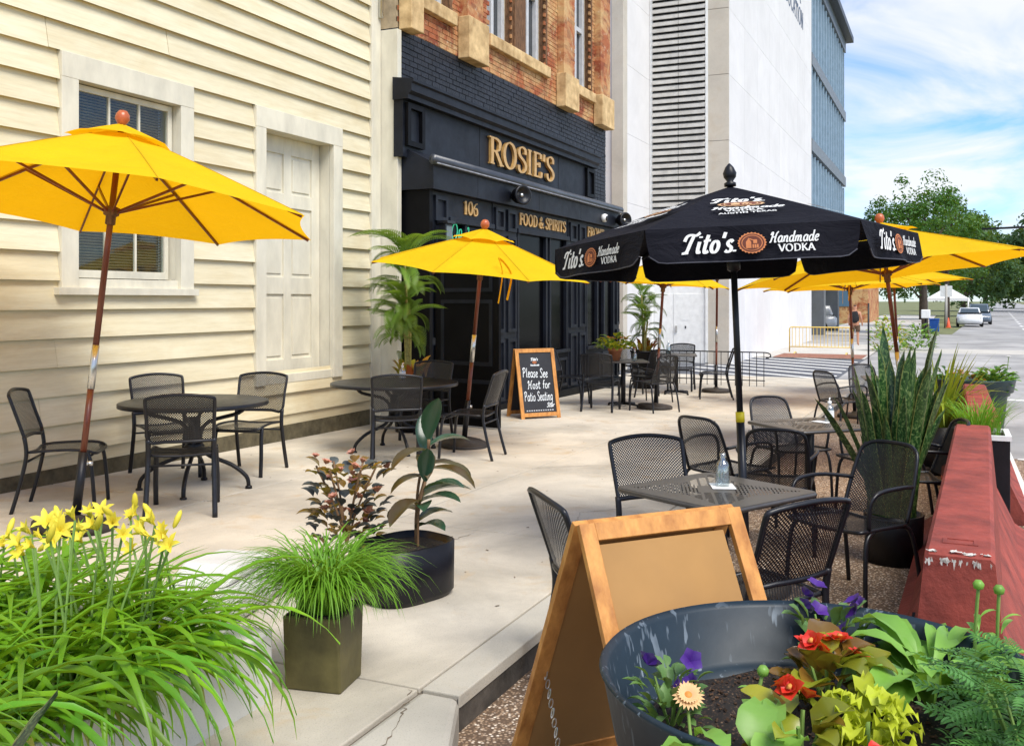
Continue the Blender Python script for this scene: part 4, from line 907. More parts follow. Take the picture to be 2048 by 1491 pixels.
def yellow_umbrella(label, base, lean, Hh, Rr, rim, rz=0, strap=None, disc=.27, ferr=(.95, 1.25)):
    t = thing('patio_umbrella', label, 'umbrella', base, rz, 'yellow patio umbrellas', axis=Vector((0, 0, 1)) + lean)
    apex = Hh - .07; drop = apex - rim
    MB().lathe([(0, 0), (disc, 0), (disc, .05), (disc - .02, .065), (.06, .075), (.04, .10), (0, .10)], 28).build('base', BASEM, t)
    MB().tube([(0, 0, .09), (0, 0, .52)], .030, 12).build('base_sleeve', IRON, t)
    MB().tube([(.03, 0, .44), (.075, 0, .44)], .011, 8).lathe([(0, -.014), (.022, -.014), (.022, .014), (0, .014)], 10, (.082, 0, .44)).build('clamp_knob', STEEL, t)
    MB().tube([(0, 0, .50), (0, 0, ferr[0])], .0215, 12).build('lower_pole', UWOOD, t)
    MB().tube([(0, 0, ferr[0]), (0, 0, ferr[1])], .0245, 12).build('ferrule', STEEL, t)
    MB().tube([(0, 0, ferr[1]), (0, 0, apex - .01)], .0215, 12).build('upper_pole', UWOOD, t)
    hz = rim - .02
    MB().lathe([(.024, -.09), (.034, -.085), (.034, -.03), (.052, -.02), (.055, .03), (.03, .04), (.024, .04)], 14, (0, 0, hz)).build('hub', OLDW, t)
    ribs(t, 8, Rr, drop, apex, hz, UWOOD)
    cn_ = canopy(8, Rr, drop, apex, .16, 8, .028, .04).build('canopy', YEL, t)
    canopy(8, .36, drop * (.36 / Rr) ** 1.06 + .012, apex + .045, .0, 6, .016, .05, 5).build('vent_cap', YEL, cn_)
    for i in range(8):
        a = 2 * math.pi * i / 8; MB().tube([Vector((r_ * math.cos(a), r_ * math.sin(a), apex - drop * (r_ / Rr) ** 1.06 + .001)) for r_ in (.30, Rr * .5, Rr * .75, Rr * .99)], .0035, 4).build('seam', YSEAM, cn_)
    MB().lathe([(0, apex + .02), (.022, apex + .02), (.03, apex + .04), (.05, apex + .075), (.046, apex + .11), (.028, apex + .135), (0, apex + .142)], 14).build('finial', UTOP, t)
    if strap is not None:
        a = strap; d = Vector((math.cos(a), math.sin(a), 0)); s2 = Vector((-math.sin(a), math.cos(a), 0)); mb = MB(); p0 = d * (Rr * .80); zr = apex - drop * .80 ** 1.06
        for k in (0, 1):
            pts = bez([p0 * .88 + Vector((0, 0, zr + .10)), p0 + s2 * (.045 if k else 0) + Vector((0, 0, zr + .055)), p0 + d * .05 + s2 * (.09 * k + .02) + Vector((0, 0, zr - .06)), p0 + d * .03 + s2 * (.085 * k + .01) + Vector((0, 0, zr - .34 + .04 * k))], 4)
            mb.tube(pts, .016, 4, flat=.18)
        mb.build('strap', YEL, t)
    return t
L = lambda r, f: RGT * r + FWD * f
yellow_umbrella('big yellow umbrella over the far left table, in front of the window', gp(4.80, 5.40), L(.075, .10), 2.84, 1.46, 2.20, R(11))
yellow_umbrella('yellow umbrella standing between the palm and the chalkboard sign', gp(9.6, 4.9), L(.10, -.085), 2.44, 1.24, 1.96, R(4), strap=R(213))
yellow_umbrella('yellow umbrella nearest the chalkboard, mostly hidden behind the black one', G(1310, 817), L(.065, -.01), 2.42, 1.02, 1.93, R(8))
yellow_umbrella('yellow umbrella by the low railing, canopy hidden behind the black umbrella', G(1432, 784), L(.01, 0), 2.75, 1.02, 2.22, R(15))
yellow_umbrella('largest yellow umbrella at right, canopy running off the frame', gp(11.0, .36), L(-.10, .075), 2.66, 1.58, 2.10, R(6))
yellow_umbrella('farthest yellow umbrella over the street end of the patio', gp(18.9, .80), L(-.05, .03), 2.62, 1.36, 2.2, R(14))
yellow_umbrella('yellow umbrella half hidden behind the right edge of the black umbrella', gp(16.4, 1.38), L(-.03, .03), 2.50, 1.36, 2.06, R(9), strap=R(170))
# black umbrella with printed valance
BU = gp(5.82, 1.09, True)
bu = thing('black_umbrella', 'black six-sided umbrella with white printed vodka lettering', 'umbrella', BU, R(0), axis=Vector((0, 0, 1)) + L(-.035, .035))
nR, rimz, apx = 1.06, 2.065, 2.395; rot0 = TH + R(180) - R(30) + R(-7)
def hexp(i): a = rot0 + 2 * math.pi * i / 6; return Vector((math.cos(a) * nR, math.sin(a) * nR, rimz))
mb = MB()
for i in range(6):
    A, B = hexp(i), hexp(i + 1)
    def fn(u, v): p = (A.lerp(B, u)); q = 4 * u * (1 - u); return Vector((p.x * v * (1 - .012 * q * v), p.y * v * (1 - .012 * q * v), apx + (rimz - apx) * v ** 1.04 - .03 * q * math.sin(math.pi * v) * .8))
    mb.grid(fn, 10, 8)
cnb = mb.build('canopy', BLKC, bu)
VH = .178
for i in range(6):
    A, B = hexp(i), hexp(i + 1); nrm = (B - A).cross(Vector((0, 0, 1))).normalized(); dn = Vector((0, 0, -1)) + nrm * .10
    def fn(u, v):
        e = min(u, 1 - u); z = min(1, e / .06) ** .5 if e < .06 else 1
        return A.lerp(B, u) + nrm * .004 + dn * (VH * v * (.80 + .20 * z)) + nrm * (.022 * math.sin(u * 11 + i * 2) * v) + (A.lerp(B, .5) - A.lerp(B, u)) * (.035 * v * v)
    MB().grid(fn, 24, 5).build('valance', BLKC, bu)
    MB().tube([fn(k / 24, 1.0) for k in range(25)], .004, 4, False).build('hem', simple('hem_thread', (.06, .06, .075), .7), bu)
    xd = (B - A).normalized(); up = -dn.normalized(); W_ = (B - A).length
    mp = plane_map(A + nrm * .030 + dn * VH, xd, up, nrm)
    k = W_ / 1.2; w = MB()
    write(w, "Tito's.", lambda a, b, c: mp(.20 * k + a, .045 + b, c), .098, .20, .11, True, .28, wx=.31 * k)
    w.build('print', LOGO_W, bu); w = MB()
    write(w, 'Handmade', lambda a, b, c: mp(.69 * k + a, .083 + b, c), .052, .17, .10, True, .28, wx=.27 * k)
    w.build('print', LOGO_W, bu); w = MB()
    write(w, 'VODKA', lambda a, b, c: mp(.74 * k + a, .036 + b, c), .035, .2, .10, wx=.20 * k)
    w.build('print', LOGO_W, bu)
    cpr, brn = MB(), MB(); logo_oval((cpr, brn), mp, .595 * k, .085, .072, .055); cpr.build('emblem', LOGO_O, bu); brn.build('emblem', LOGO_B, bu)
    # small print high on the canopy panel
    mid = A.lerp(B, .5); sl_ = (Vector((0, 0, apx)) - mid).normalized(); n2 = xd.cross(sl_).normalized(); n2 = n2 if n2.z > 0 else -n2
    m2 = plane_map(mid + sl_ * .24 + n2 * .012, xd, sl_, n2); w = MB()
    write(w, "Tito's.", lambda a, b, c: m2(-.16 + a, .25 + b, c), .10, .22, .13, True, .3, wx=.30)
    w.build('print', LOGO_W, bu); w = MB()
    write(w, 'Handmade', lambda a, b, c: m2(-.17 + a, .085 + b, c), .055, .2, .12, True, .3, wx=.38)
    w.build('print', LOGO_W, bu); w = MB()
    write(w, 'VODKA', lambda a, b, c: m2(-.10 + a, .03 + b, c), .04, .2, .12, wx=.20)
    w.build('print', LOGO_W, bu); w = MB()
    write(w, 'AUSTIN TEXAS', lambda a, b, c: m2(-.14 + a, -.025 + b, c), .028, .2, .14, wx=.30); w.build('print', LOGO_W, bu)
    c1, c2_ = MB(), MB(); logo_oval((c1, c2_), m2, .0, .195, .13, .055); c1.build('emblem', PEACH, bu); c2_.build('emblem', LOGO_B, bu)
for i in range(6):
    p = hexp(i); q = Vector((0, 0, apx - .02)); rb = MB().tube([q, q.lerp(p, .99) - Vector((0, 0, .02))], .011, 6).build('rib', IRON, bu); MB().tube([(0, 0, rimz - .12), q.lerp(p, .5) - Vector((0, 0, .02))], .010, 6).build('strut', IRON, rb)
MB().lathe([(.022, -.06), (.04, -.05), (.042, .03), (.022, .04)], 12, (0, 0, rimz - .12)).build('hub', PLASTK, bu)
MB().tube([(0, 0, .62), (0, 0, apx)], .019, 12).build('upper_pole', IRON2, bu); MB().tube([(0, 0, .08), (0, 0, 1.0)], .0245, 12).build('lower_pole', IRON2, bu)
MB().tube([(0, 0, .99), (0, 0, 1.05)], .0262, 12).build('height_tape', simple('yellow_tape', (.75, .58, .02), .5), bu)
MB().lathe([(0, 0), (.25, 0), (.25, .05), (.06, .07), (.03, .1), (0, .1)], 24).build('base', BASEM, bu)
MB().lathe([(.0, apx), (.035, apx), (.035, apx + .02), (.018, apx + .03), (.036, apx + .055), (.040, apx + .08), (.025, apx + .115), (.008, apx + .135), (0, apx + .14)], 14).build('finial', PLASTK, bu)

# ------------------------------------------------------------------ sandwich boards
def aframe(name, label, a, b, zg, Hh, spread, face_m, back_m, outer):
    a, b = Vector(a), Vector(b); d = (b - a); W_ = d.length; rz = math.atan2(d.y, d.x); c = (a + b) / 2
    t = thing(name, label, 'sandwich board', (c.x, c.y, zg), rz); fw = .055; tk = .022; ang = math.atan2(spread, Hh); Ls = math.hypot(Hh, spread)
    for s in (-1, 1):                           # s=-1 leans to local -Y
        M_ = Matrix.Translation((0, s * .004, Hh)) @ Matrix.Rotation(s * ang, 4, 'X') @ Matrix.Scale(-1, 4, (0, 0, 1))
        y0, y1 = (0, tk) if s > 0 else (-tk, 0)
        for nm, q in (('top_rail', (-W_ / 2 + fw, W_ / 2 - fw, 0, fw)), ('bottom_rail', (-W_ / 2 + fw, W_ / 2 - fw, Ls - fw - .03, Ls - .03)), ('stile', (-W_ / 2, -W_ / 2 + fw, 0, Ls)), ('stile', (W_ / 2 - fw, W_ / 2, 0, Ls))):
            mb = MB().box(q[0], q[1], y0, y1, q[2], q[3], M_); mb.f = [tuple(reversed(f)) for f in mb.f]; mb.build(nm, OAKF, t, bevel=.002)
        k = (.006, .010); py = k if s > 0 else (-k[1], -k[0])
        mb = MB().box(-W_ / 2 + fw - .004, W_ / 2 - fw - (.03 if outer == 'hard' and s < 0 else -.004), py[0], py[1], fw + (.012 if outer == 'hard' and s < 0 else -.004), Ls - fw - .026, M_); mb.f = [tuple(reversed(f)) for f in mb.f]
        mb.build('board', back_m if outer == 'hard' else face_m, t)
    return t, M_
# A-frame by the pub door
pa, pb = Vector((12.54, 5.58, 0)), Vector((13.02, 5.18, 0)); zg = gz(12.9)
dv = (pb - pa).normalized(); nv = Vector((dv.y, -dv.x, 0)); nv = nv if nv.dot(FWD) < 0 else -nv
cb_, _ = aframe('chalkboard_sign', 'orange framed chalkboard sign with white handwriting by the pub door', pa - nv * .05, pb - nv * .05, zg, .97, .22, CHALK, CHALK, 'chalk')
ang = math.atan2(.22, .97); sgn = -1
# handwriting on the board that faces the camera
side = -1 if (Matrix.Rotation(cb_.rotation_euler.z, 3, 'Z') @ Vector((0, -1, 0))).dot(FWD) < 0 else 1
Wb = (pb - pa).length
def chalk_map(a, b, c):                         # a from left, b up from the foot of the slope, c proud
    s = side; d_ = 1.0 - b; y = s * (.004 + math.sin(ang) * d_) + s * math.cos(ang) * (.0115 + c); z = .97 - math.cos(ang) * d_ + math.sin(ang) * (.0115 + c)
    return Vector((( -Wb / 2 + a) * (1 if side < 0 else -1), y, z))
w = MB()
write(w, 'Please See', lambda a, b, c: chalk_map(.085 + a, .60 + b - a * .04, c), .125, uniform=.09, script=True, slant=.1, wx=.40)
w.build('handwriting', CHALKW, cb_); w = MB()
write(w, 'Host for', lambda a, b, c: chalk_map(.15 + a, .43 + b, c), .115, uniform=.09, script=True, slant=.06, wx=.36)
w.build('handwriting', CHALKW, cb_); w = MB()
write(w, 'Patio Seating', lambda a, b, c: chalk_map(.08 + a, .26 + b, c), .125, uniform=.088, script=True, slant=.08, wx=.45)
w.build('handwriting', CHALKW, cb_); w = MB()
write(w, 'Star', lambda a, b, c: chalk_map(.42 + a, .165 + b, c), .06, uniform=.13, script=True, slant=.3, wx=.12)
w.build('handwriting', CHALKW, cb_); w = MB()
write(w, "Tito's", lambda a, b, c: chalk_map(.24 + a, .83 + b, c), .04, .22, .12, True, .2, wx=.11)
w.build('handwriting', CHALKW, cb_); w = MB()
write(w, 'Handmade', lambda a, b, c: chalk_map(.225 + a, .755 + b, c), .022, .22, .14, True, .2, wx=.14); w.build('handwriting', CHALKW, cb_)
c1, c2_ = MB(), MB(); logo_oval((c1, c2_), lambda a, b, c: chalk_map(a, b, c * .4), .295, .805, .035, .022); c1.build('emblem', LOGO_O, cb_); c2_.build('emblem', LOGO_B, cb_)
w = MB(); write(w, 'I I I I I I I I I I I I', lambda a, b, c: chalk_map(.10 + a, .115 + b, c), .014, uniform=.5, wx=.42); w.build('small_print', GREYW, cb_)
# wooden sign in the foreground seen from behind
af, _ = aframe('wooden_sign', 'bare hardboard back of a wooden A-frame sign in the foreground', (2.84, 1.06, 0), (3.31, .66, 0), LANE, 1.00, .50, HARDB, HARDB, 'hard')
mb = MB()
for k in range(16):
    m_ = Matrix.Translation((-.262, .30 - .012 * k, .46 - .028 * k)) @ Matrix.Rotation(R(90 * (k % 2)), 4, 'Z') @ Matrix.Rotation(R(12), 4, 'X')
    mb.tube([m_ @ Vector((.007 * math.sin(a), 0, .017 * math.cos(a))) for a in [q * math.pi / 4 for q in range(9)]], .0025, 5, False)
mb.build('chain', STEEL, af)

# ------------------------------------------------------------------ red concrete barriers and low railing
def barrier(label, x0, x1, yc, chips=False, rz=0):
    z = gz(x0) + LANE; t = thing('road_barrier', label, 'barrier', ((x0 + x1) / 2, yc, z), rz, 'red road barriers')
    P = [(-.33, 0), (-.33, .07), (-.27, .11), (-.155, .36), (-.115, .79), (-.10, .805), (.10, .805), (.115, .79), (.155, .36), (.27, .11), (.33, .07), (.33, 0)]
    Lh = (x1 - x0) / 2; n = len(P); mb = MB(); st = [(-Lh, 1.02), (-Lh + .05, 1.0), (Lh - .05, 1.0), (Lh, 1.02)]; vs_ = []
    for i, (x, k) in enumerate(st):
        for y, zz in P: vs_.append((x + (.03 * (1 - zz / .8) * (-1 if i == 0 else 1 if i == 3 else 0)), y, zz - (.015 if i in (0, 3) and zz > .7 else 0)))
    mb.add(vs_, [tuple(range(n)), tuple(range(4 * n - 1, 3 * n - 1, -1))] + [(i * n + j, (i + 1) * n + j, (i + 1) * n + (j + 1) % n, i * n + (j + 1) % n) for i in range(3) for j in range(n)])
    mb.build('body', REDC, t)
    f = MB()
    for q in ((-.06, .06, .13, .145), (-.06, .06, .205, .22), (-.06, -.045, .145, .205), (.045, .06, .145, .205)): f.box(-Lh + q[2], -Lh + q[3], q[0], q[1], .80, .8085)
    f.build('cast_mark', REDC, t)
    if chips:
        r2 = random.Random(3)
        for k in range(34):
            y = r2.uniform(-.108, .108); mb = MB(); s = r2.uniform(.006, .024) * (.95 if k < 10 else .5)
            pts = [(math.cos(a) * s * r2.uniform(.35, 1.15), math.sin(a) * s * r2.uniform(.35, 1.15)) for a in [i * math.pi / 5 for i in range(10)]]
            if k % 2: mb.add([(-Lh + .012 + abs(r2.gauss(0, .012)) + px * .6, y + py * 1.4, .8065 - .0135 + .0135 * min(1, max(0, (px * .6 + .02) / .05)) + .0002 * k) for px, py in pts], [tuple(range(10))])
            else: mb.add([(-Lh - .004 - .0004 * k, y + py * .9, .785 - abs(r2.gauss(0, .014)) + px * .35) for px, py in pts], [tuple(range(10))])
            mb.build('chip', CHIP, t)
        for k, (z0, sgn) in enumerate(((.30, 1), (.30, -1))):
            mb = MB().box(-Lh + .55 + k * .4, -Lh + .75 + k * .4, .19, .225, .22, .235); mb.build('lifting_slot', DARKIN, t)
        MB().tube(bez([(-Lh - .01, -.10, .42), (-Lh - .09, -.07, .40), (-Lh - .10, .05, .40), (-Lh - .01, .09, .42)], 5), .025, 8).build('loop_bar', REDC, t)
    return t
barrier('nearest red barrier, its end chipped to bare concrete', 3.80, 7.80, -.09, True, -.030)
barrier('second red barrier, behind the grass planter', 8.55, 12.2, -.25)
rl = thing('low_railing', 'low black iron railing with curled end across the pavement', 'railing', (20.35, 4.9, gz(20.35)))
y0, y1 = 3.46 - 4.9, 6.28 - 4.9
MB().tube([(0, y1, .70), (0, y0, .70)] + [(0, y0 - .12 * math.sin(a), .64 + .06 * math.cos(a)) for a in (.6, 1.2, 1.8, 2.4, 3.0)], .014, 6).build('top_rail', IRON, rl)
MB().tube([(0, y1, .12), (0, y0, .12)], .012, 6).build('bottom_rail', IRON, rl)
bm = MB().tube([(0, 0, .0), (0, 0, .70)], .008, 5).mesh('baluster', IRON)
for k in range(20): inst('baluster', bm, rl, (0, y0 + .02 + k * (y1 - y0 - .04) / 19, 0))
# yellow crowd barrier with a person behind it
yf = thing('crowd_barrier', 'pale yellow steel crowd barrier at the drive exit', 'barrier', (37.0, 4.3, gz(37) + LANE + .03))
MB().tube([(0, -1.1, .05), (0, -1.1, .92), (0, -1.05, .97), (0, 1.05, .97), (0, 1.1, .92), (0, 1.1, .05)], .022, 6).build('frame', YFENCE, yf); MB().tube([(0, -1.1, .25), (0, 1.1, .25)], .02, 6).build('bottom_rail', YFENCE, yf)
bm = MB().tube([(0, 0, .25), (0, 0, .97)], .011, 5).mesh('bar', YFENCE)
for k in range(17): inst('bar', bm, yf, (0, -1.0 + k * .125, 0))
for s in (-1, 1): MB().tube([(-.3, s * .9, .0), (-.2, s * .9, .05), (.2, s * .9, .05), (.3, s * .9, .0)], .02, 6).build('foot', YFENCE, yf)

# ------------------------------------------------------------------ plants
def leaf(Lh, W_, e0, e1, n=7, fold=.25, prof='blade', wave=0, uv=False):
    """strip leaf from the origin along +X, elevation swinging from e0 to e1 degrees"""
    mb = MB(); x = z = 0.0; vs_ = []; uvs = []
    for i in range(n + 1):
        s = i / n
        if prof == 'blade': w = W_ * (.55 + .9 * s if s < .3 else .82) * (1 - max(0, (s - .45) / .55) ** 1.6)
        elif prof == 'ell': w = W_ * max(.02, math.sin(math.pi * min(1, s * .97 + .03)) ** .75)
        elif prof == 'egg': w = W_ * max(.02, math.sin(math.pi * s ** .75) ** .8)
        elif prof == 'spoon': w = W_ * max(.05, math.sin(math.pi * s ** 1.5) ** .8 + .12 * (1 - s))
        else: w = W_ * (1 - .15 * s) * (1 - max(0, (s - .8) / .2) ** 2)
        if i == n: w = .0008
        e = R(e0 + (e1 - e0) * s); f = fold * w; wv = wave * W_ * math.sin(i * 2.4)
        vs_ += [(x - math.sin(e) * f, w / 2, z + math.cos(e) * f + wv), (x, 0, z), (x - math.sin(e) * f, -w / 2, z + math.cos(e) * f - wv)]
        uvs += [(0, s), (.5, s), (1, s)]
        if i < n: x += math.cos(e) * Lh / n; z += math.sin(e) * Lh / n
    fs = []
    for i in range(n):
        a = 3 * i; fs += [(a, a + 3, a + 4, a + 1), (a + 1, a + 4, a + 5, a + 2)]
    return mb.add(vs_, fs, True, uvs)
def merge(dst, src, m): 
    o = len(dst.v); dst.v += [tuple(m @ Vector(p)) for p in src.v]; dst.f += [tuple(i + o for i in f) for f in src.f]; dst.sm += src.sm; return dst
def place(x, y, z, rz, tilt=0, s=1, roll=0): return Matrix.Translation((x, y, z)) @ Matrix.Rotation(rz, 4, 'Z') @ Matrix.Rotation(-tilt, 4, 'Y') @ Matrix.Rotation(roll, 4, 'X') @ Matrix.Scale(s, 4)
def flower_mb(n, Lp, Wp, e0, e1, layers=1, prof='ell', fold=.15):
    mb = MB()
    for l in range(layers):
        p = leaf(Lp * (1 - .22 * l), Wp, e0 + 18 * l, e1 + 18 * l, 4, fold, prof)
        for k in range(n): merge(mb, p, place(0, 0, .002 * l, 2 * math.pi * (k + .5 * l) / n))
    return mb

# daylily bed in its white concrete kerb planter
bed = thing('daylily_planter', 'low white concrete planter box in the left foreground', 'planter', (1.6, 3.1, 0))
PX0, PX1, PY0, PY1 = -.4, 3.08, 2.40, 4.05
WPL = concrete('white_planter_concrete', (.70, .68, .63), .25, .15, .3)
for nm, q in (('front_wall', (PX0, PX1, PY0, PY0 + .15)), ('end_wall', (PX1 - .15, PX1, PY0 + .151, PY1)), ('back_wall', (PX0, PX1 - .151, PY1 - .15, PY1))): MB().box(q[0], q[1], q[2], q[3], -.02, .275).build(nm, WPL, bed, True, .015)
MB().box(PX0, PX1 - .151, PY0 + .151, PY1 - .151, .0, .215).build('soil', SOIL, bed, True)
lil = thing('daylilies', 'mass of arching daylily leaves with yellow flowers spilling over the planter', 'daylilies', (1.9, 3.0, .21))
lv = [leaf(rnd.uniform(.45, .86), rnd.uniform(.028, .050), rnd.uniform(55, 86), rnd.uniform(-110, -40), 10, rnd.uniform(.2, .5), 'blade', rnd.uniform(-.12, .12)).mesh('leaf', LILY if i < 10 else LILYD if i < 13 else LILYB) for i in range(14)]
r2 = random.Random(11); lst = []
for c in range(125):                             # fans of leaves
    cx, cy = r2.uniform(.45, 2.72), 2.46 + 1.35 * r2.random() ** 1.7
    for k in range(r2.randint(8, 11)):
        out = r2.random(); base = math.atan2(-1.0, .2) if cy < 3.1 or out < .5 else r2.uniform(-math.pi, math.pi)
        lst.append((cx + r2.uniform(-.04, .04), cy + r2.uniform(-.04, .04), base + r2.gauss(-.25, 1.0), r2.uniform(.75, 1.12), r2.randrange(14)))
for c in range(150):
    lst.append((r2.uniform(.5, 2.75), r2.uniform(2.44, 2.62), math.atan2(-1, .35) + r2.gauss(0, .55), r2.uniform(.85, 1.2), r2.randrange(11)))
lst.sort(key=lambda q: q[1] * .8 + abs(q[0] - 1.9) * .3); stf = MB(); src = {}
for i, (x, y, a, s, k) in enumerate(lst):
    s *= .9
    if i < 300: inst('leaf', lv[k], lil, (x - 1.9, y - 3.0, 0), (r2.uniform(-.15, .15), r2.uniform(-.12, .12), a), s)
    else:
        if k not in src: src[k] = leaf(.6 + .02 * k, .04, 66 + k, -75 + 4 * k, 8, .3)
        merge(stf, src[k], place(x - 1.9, y - 3.0, 0, a, 0, s))
upr = [leaf(r2.uniform(.5, .72), r2.uniform(.03, .045), r2.uniform(74, 88), r2.uniform(-55, 25), 8, .35, 'blade', r2.uniform(-.1, .1)) for _ in range(8)]
for c in range(420):
    merge(stf, upr[r2.randrange(8)], place(r2.uniform(.9, 2.75) - 1.9, r2.uniform(2.6, 3.7) - 3.0, 0, r2.uniform(0, 6.28), r2.uniform(-.15, .15), r2.uniform(.75, 1.05)))
stf.build('back_leaves', LILY, lil, kind='stuff')
# flowers on stalks
fl = [flower_mb(6, .076, .026, 62, 0, 1, 'ell', .25).mesh('flower', LILYF), flower_mb(6, .075, .024, 74, 38, 1, 'ell', .25).mesh('flower', LILYF)]
bud = MB().lathe([(0, 0), (.008, .01), (.012, .04), (.008, .065), (0, .075)], 8).mesh('bud', LILYF)
fpx = [(22, 1078), (62, 1068), (95, 1052), (70, 1095), (110, 1085), (150, 1040), (140, 1070), (185, 1035), (205, 1030), (195, 1060), (165, 1085), (262, 1040), (275, 1030), (300, 1072), (315, 1085), (325, 1062), (268, 1100), (290, 1060), (50, 1110), (330, 1078), (120, 1062), (225, 1048), (40, 1090), (85, 1078), (130, 1052), (175, 1062), (245, 1070), (310, 1050), (340, 1095), (8, 1095)]
for i, (u, v) in enumerate(fpx):
    p = at(u, v, r2.uniform(3.15, 3.75)); b0 = Vector((min(max(p.x + r2.uniform(-.15, .1), .3), 2.85), min(max(p.y - r2.uniform(0, .25), 2.6), 3.85), .21)); o = Vector((1.9, 3.0, .21))
    MB().tube(bez([b0 - o, (b0 - o).lerp(p - o, .5) + Vector((.0, 0, .05)), p - o], 4), .0045, 5).build('stalk', STEMG, lil)
    inst('flower', fl[i % 2], lil, p - o, (r2.uniform(.3, 1.1), r2.uniform(-.5, .5), r2.uniform(-2.6, -.6)), r2.uniform(.6, .95))
    if i % 3 == 0: inst('bud', bud, lil, p - o + Vector((r2.uniform(-.04, .04), r2.uniform(-.04, .04), .01)), (r2.uniform(-.8, .8), r2.uniform(-.8, .8), 0))
def grass_tuft(name, label, loc, n, Lr, spread, mat, e=(80, -30), seed=1, kind=None, rad=.06, w=.006):
    rr = random.Random(seed); mb = MB(); var = [leaf(1, w / ((Lr[0] + Lr[1]) / 2), rr.uniform(*sorted((e[0] - 12, e[0] + 6))), rr.uniform(e[1] - 40, e[1] + 30), 6, .2) for _ in range(8)]
    for k in range(n):
        a = rr.uniform(0, 6.283); q = rad * rr.random() ** .5; merge(mb, var[rr.randrange(8)], place(q * math.cos(a), q * math.sin(a), 0, a + rr.gauss(0, spread), rr.uniform(-.1, .25), rr.uniform(*Lr)))
    o = mb.build(name, mat); o.location = loc; tag(o, label, 'grass'); return o
g = grass_tuft('fine_grass', 'fine bright green grass at the right end of the white planter', (2.86, 2.86, .20), 420, (.22, .42), .6, GRASS, seed=4, rad=.30); g['kind'] = 'stuff'
# dark snake leaves at the very left edge, close to the camera
sn0 = thing('snake_plant', 'dark snake plant leaves cut off by the left edge of the picture', 'plant', (1.42, 1.98, 0), 0, 'snake plants')
def snake_leaf(Lh, W_, lean, tw): return leaf(Lh, W_, 90 - lean, 90 - lean * 2.2, 10, .35, 'snake', tw, True)
for i, (dx, dy, a, Lh) in enumerate(((0, 0, 1.0, .86), (.02, .08, 2.0, .62), (-.03, -.06, .2, .55), (.05, .02, 2.9, .7), (-.06, .05, -1, .75))):
    inst('leaf', snake_leaf(Lh, .075, 4 + 3 * i, .1).mesh('leaf', SNAKE), sn0, (dx, dy, .02), (0, 0, a))
MB().lathe([(0, 0), (.14, 0), (.16, .20), (.15, .20), (.14, .18), (0, .18)], 20).build('pot', PLASTK, sn0)
# pale block standing behind the lilies
wb = thing('white_block', 'pale white block behind the daylilies', 'block', (3.92, 3.36, 0), R(12))
MB().box(-.34, .34, -.22, .22, 0, .17).build('body', WPL, wb, bevel=.05); MB().prism([(-.28, .17), (.28, .17), (.20, .23), (-.14, .25)], 1, -.16, .16).build('lid', WPL, wb, bevel=.03)
# olive planter with bright grass, rubber plant pot, begonia
op = thing('square_planter', 'tall olive brown square planter at the end of the white planter', 'planter', (3.30, 2.32, 0), R(10))
MB().prism([(-.105, 0), (.105, 0), (.128, .30), (-.128, .30)], 1, -.12, .12).build('body', simple('olive_glaze', (.10, .085, .03), .5, .4, 5, .2), op, bevel=.008)
MB().box(-.12, .12, -.11, .11, .295, .305).build('soil', SOIL, op)
grass_tuft('green_grass', 'bright green grass spilling from the olive planter', (3.30, 2.32, .30), 900, (.25, .52), .8, GRASS, (80, -70), 5, rad=.11, w=.008)
rp = thing('rubber_plant', 'rubber plant with dark glossy leaves in a rounded black pot', 'plant', (4.45, 2.62, 0), R(-20))
MB().lathe([(0, 0), (.205, 0), (.225, .03), (.228, .28), (.215, .285), (.205, .25), (0, .25)], 40, sq=3.2, sx=1.12, sy=.9).build('pot', PLASTK, rp); MB().lathe([(.20, .252), (0, .256)], 24, sq=3.2, sx=1.1, sy=.88).build('soil', SOIL, rp)
def stem(t, pts, r, m): return MB().tube(bez(pts, 5), r, 6).build('stem', m, t)
WST = simple('rubber_stem', (.20, .11, .05), .7, .3)
stem(rp, [(.10, .02, .24), (.11, .03, .42), (.17, .02, .62), (.17, 0, .80)], .009, WST); stem(rp, [(.10, .02, .24), (.14, .06, .5), (.20, .07, .72)], .008, WST); stem(rp, [(.05, -.05, .24), (.03, -.08, .45), (.06, -.1, .6)], .007, WST)
rl_ = [leaf(.21, .095, 30, -25, 8, .18, 'ell').mesh('leaf', RUBR), leaf(.23, .09, 8, -55, 8, .2, 'ell').mesh('leaf', RUBB), leaf(.20, .085, 70, 50, 8, .22, 'ell').mesh('leaf', RUBR)]
for i, (p, a, k, s) in enumerate((((.17, 0, .80), -2.3, 2, 1.05), ((.17, 0, .76), -.9, 0, .9), ((.17, 0, .74), 2.6, 1, .9), ((.18, .01, .66), -.75, 1, .95), ((.17, .0, .64), -1.5, 1, 1.0), ((.16, .0, .60), 2.4, 1, .8), ((.20, .07, .72), .5, 2, .9), ((.19, .07, .70), -2.6, 1, .9),
        ((.13, .03, .48), -.85, 0, 1.15), ((.13, .03, .46), -1.7, 0, 1.0), ((.12, .02, .44), -2.6, 0, .9), ((.11, .02, .42), 1.2, 1, .9), ((.06, -.1, .60), -2.6, 2, .85), ((.05, -.1, .56), -1.6, 0, .9), ((.04, -.09, .50), 2.9, 1, .95), ((.12, .03, .36), -.6, 0, .85), ((.10, .02, .33), -2.0, 0, .9))):
    inst('leaf', rl_[k], rp, p, (0, 0, a + TH), s * 1.28)
bg = thing('begonia', 'bronze leaved begonia with salmon flowers left of the rubber plant', 'plant', (4.36, 2.92, .255))
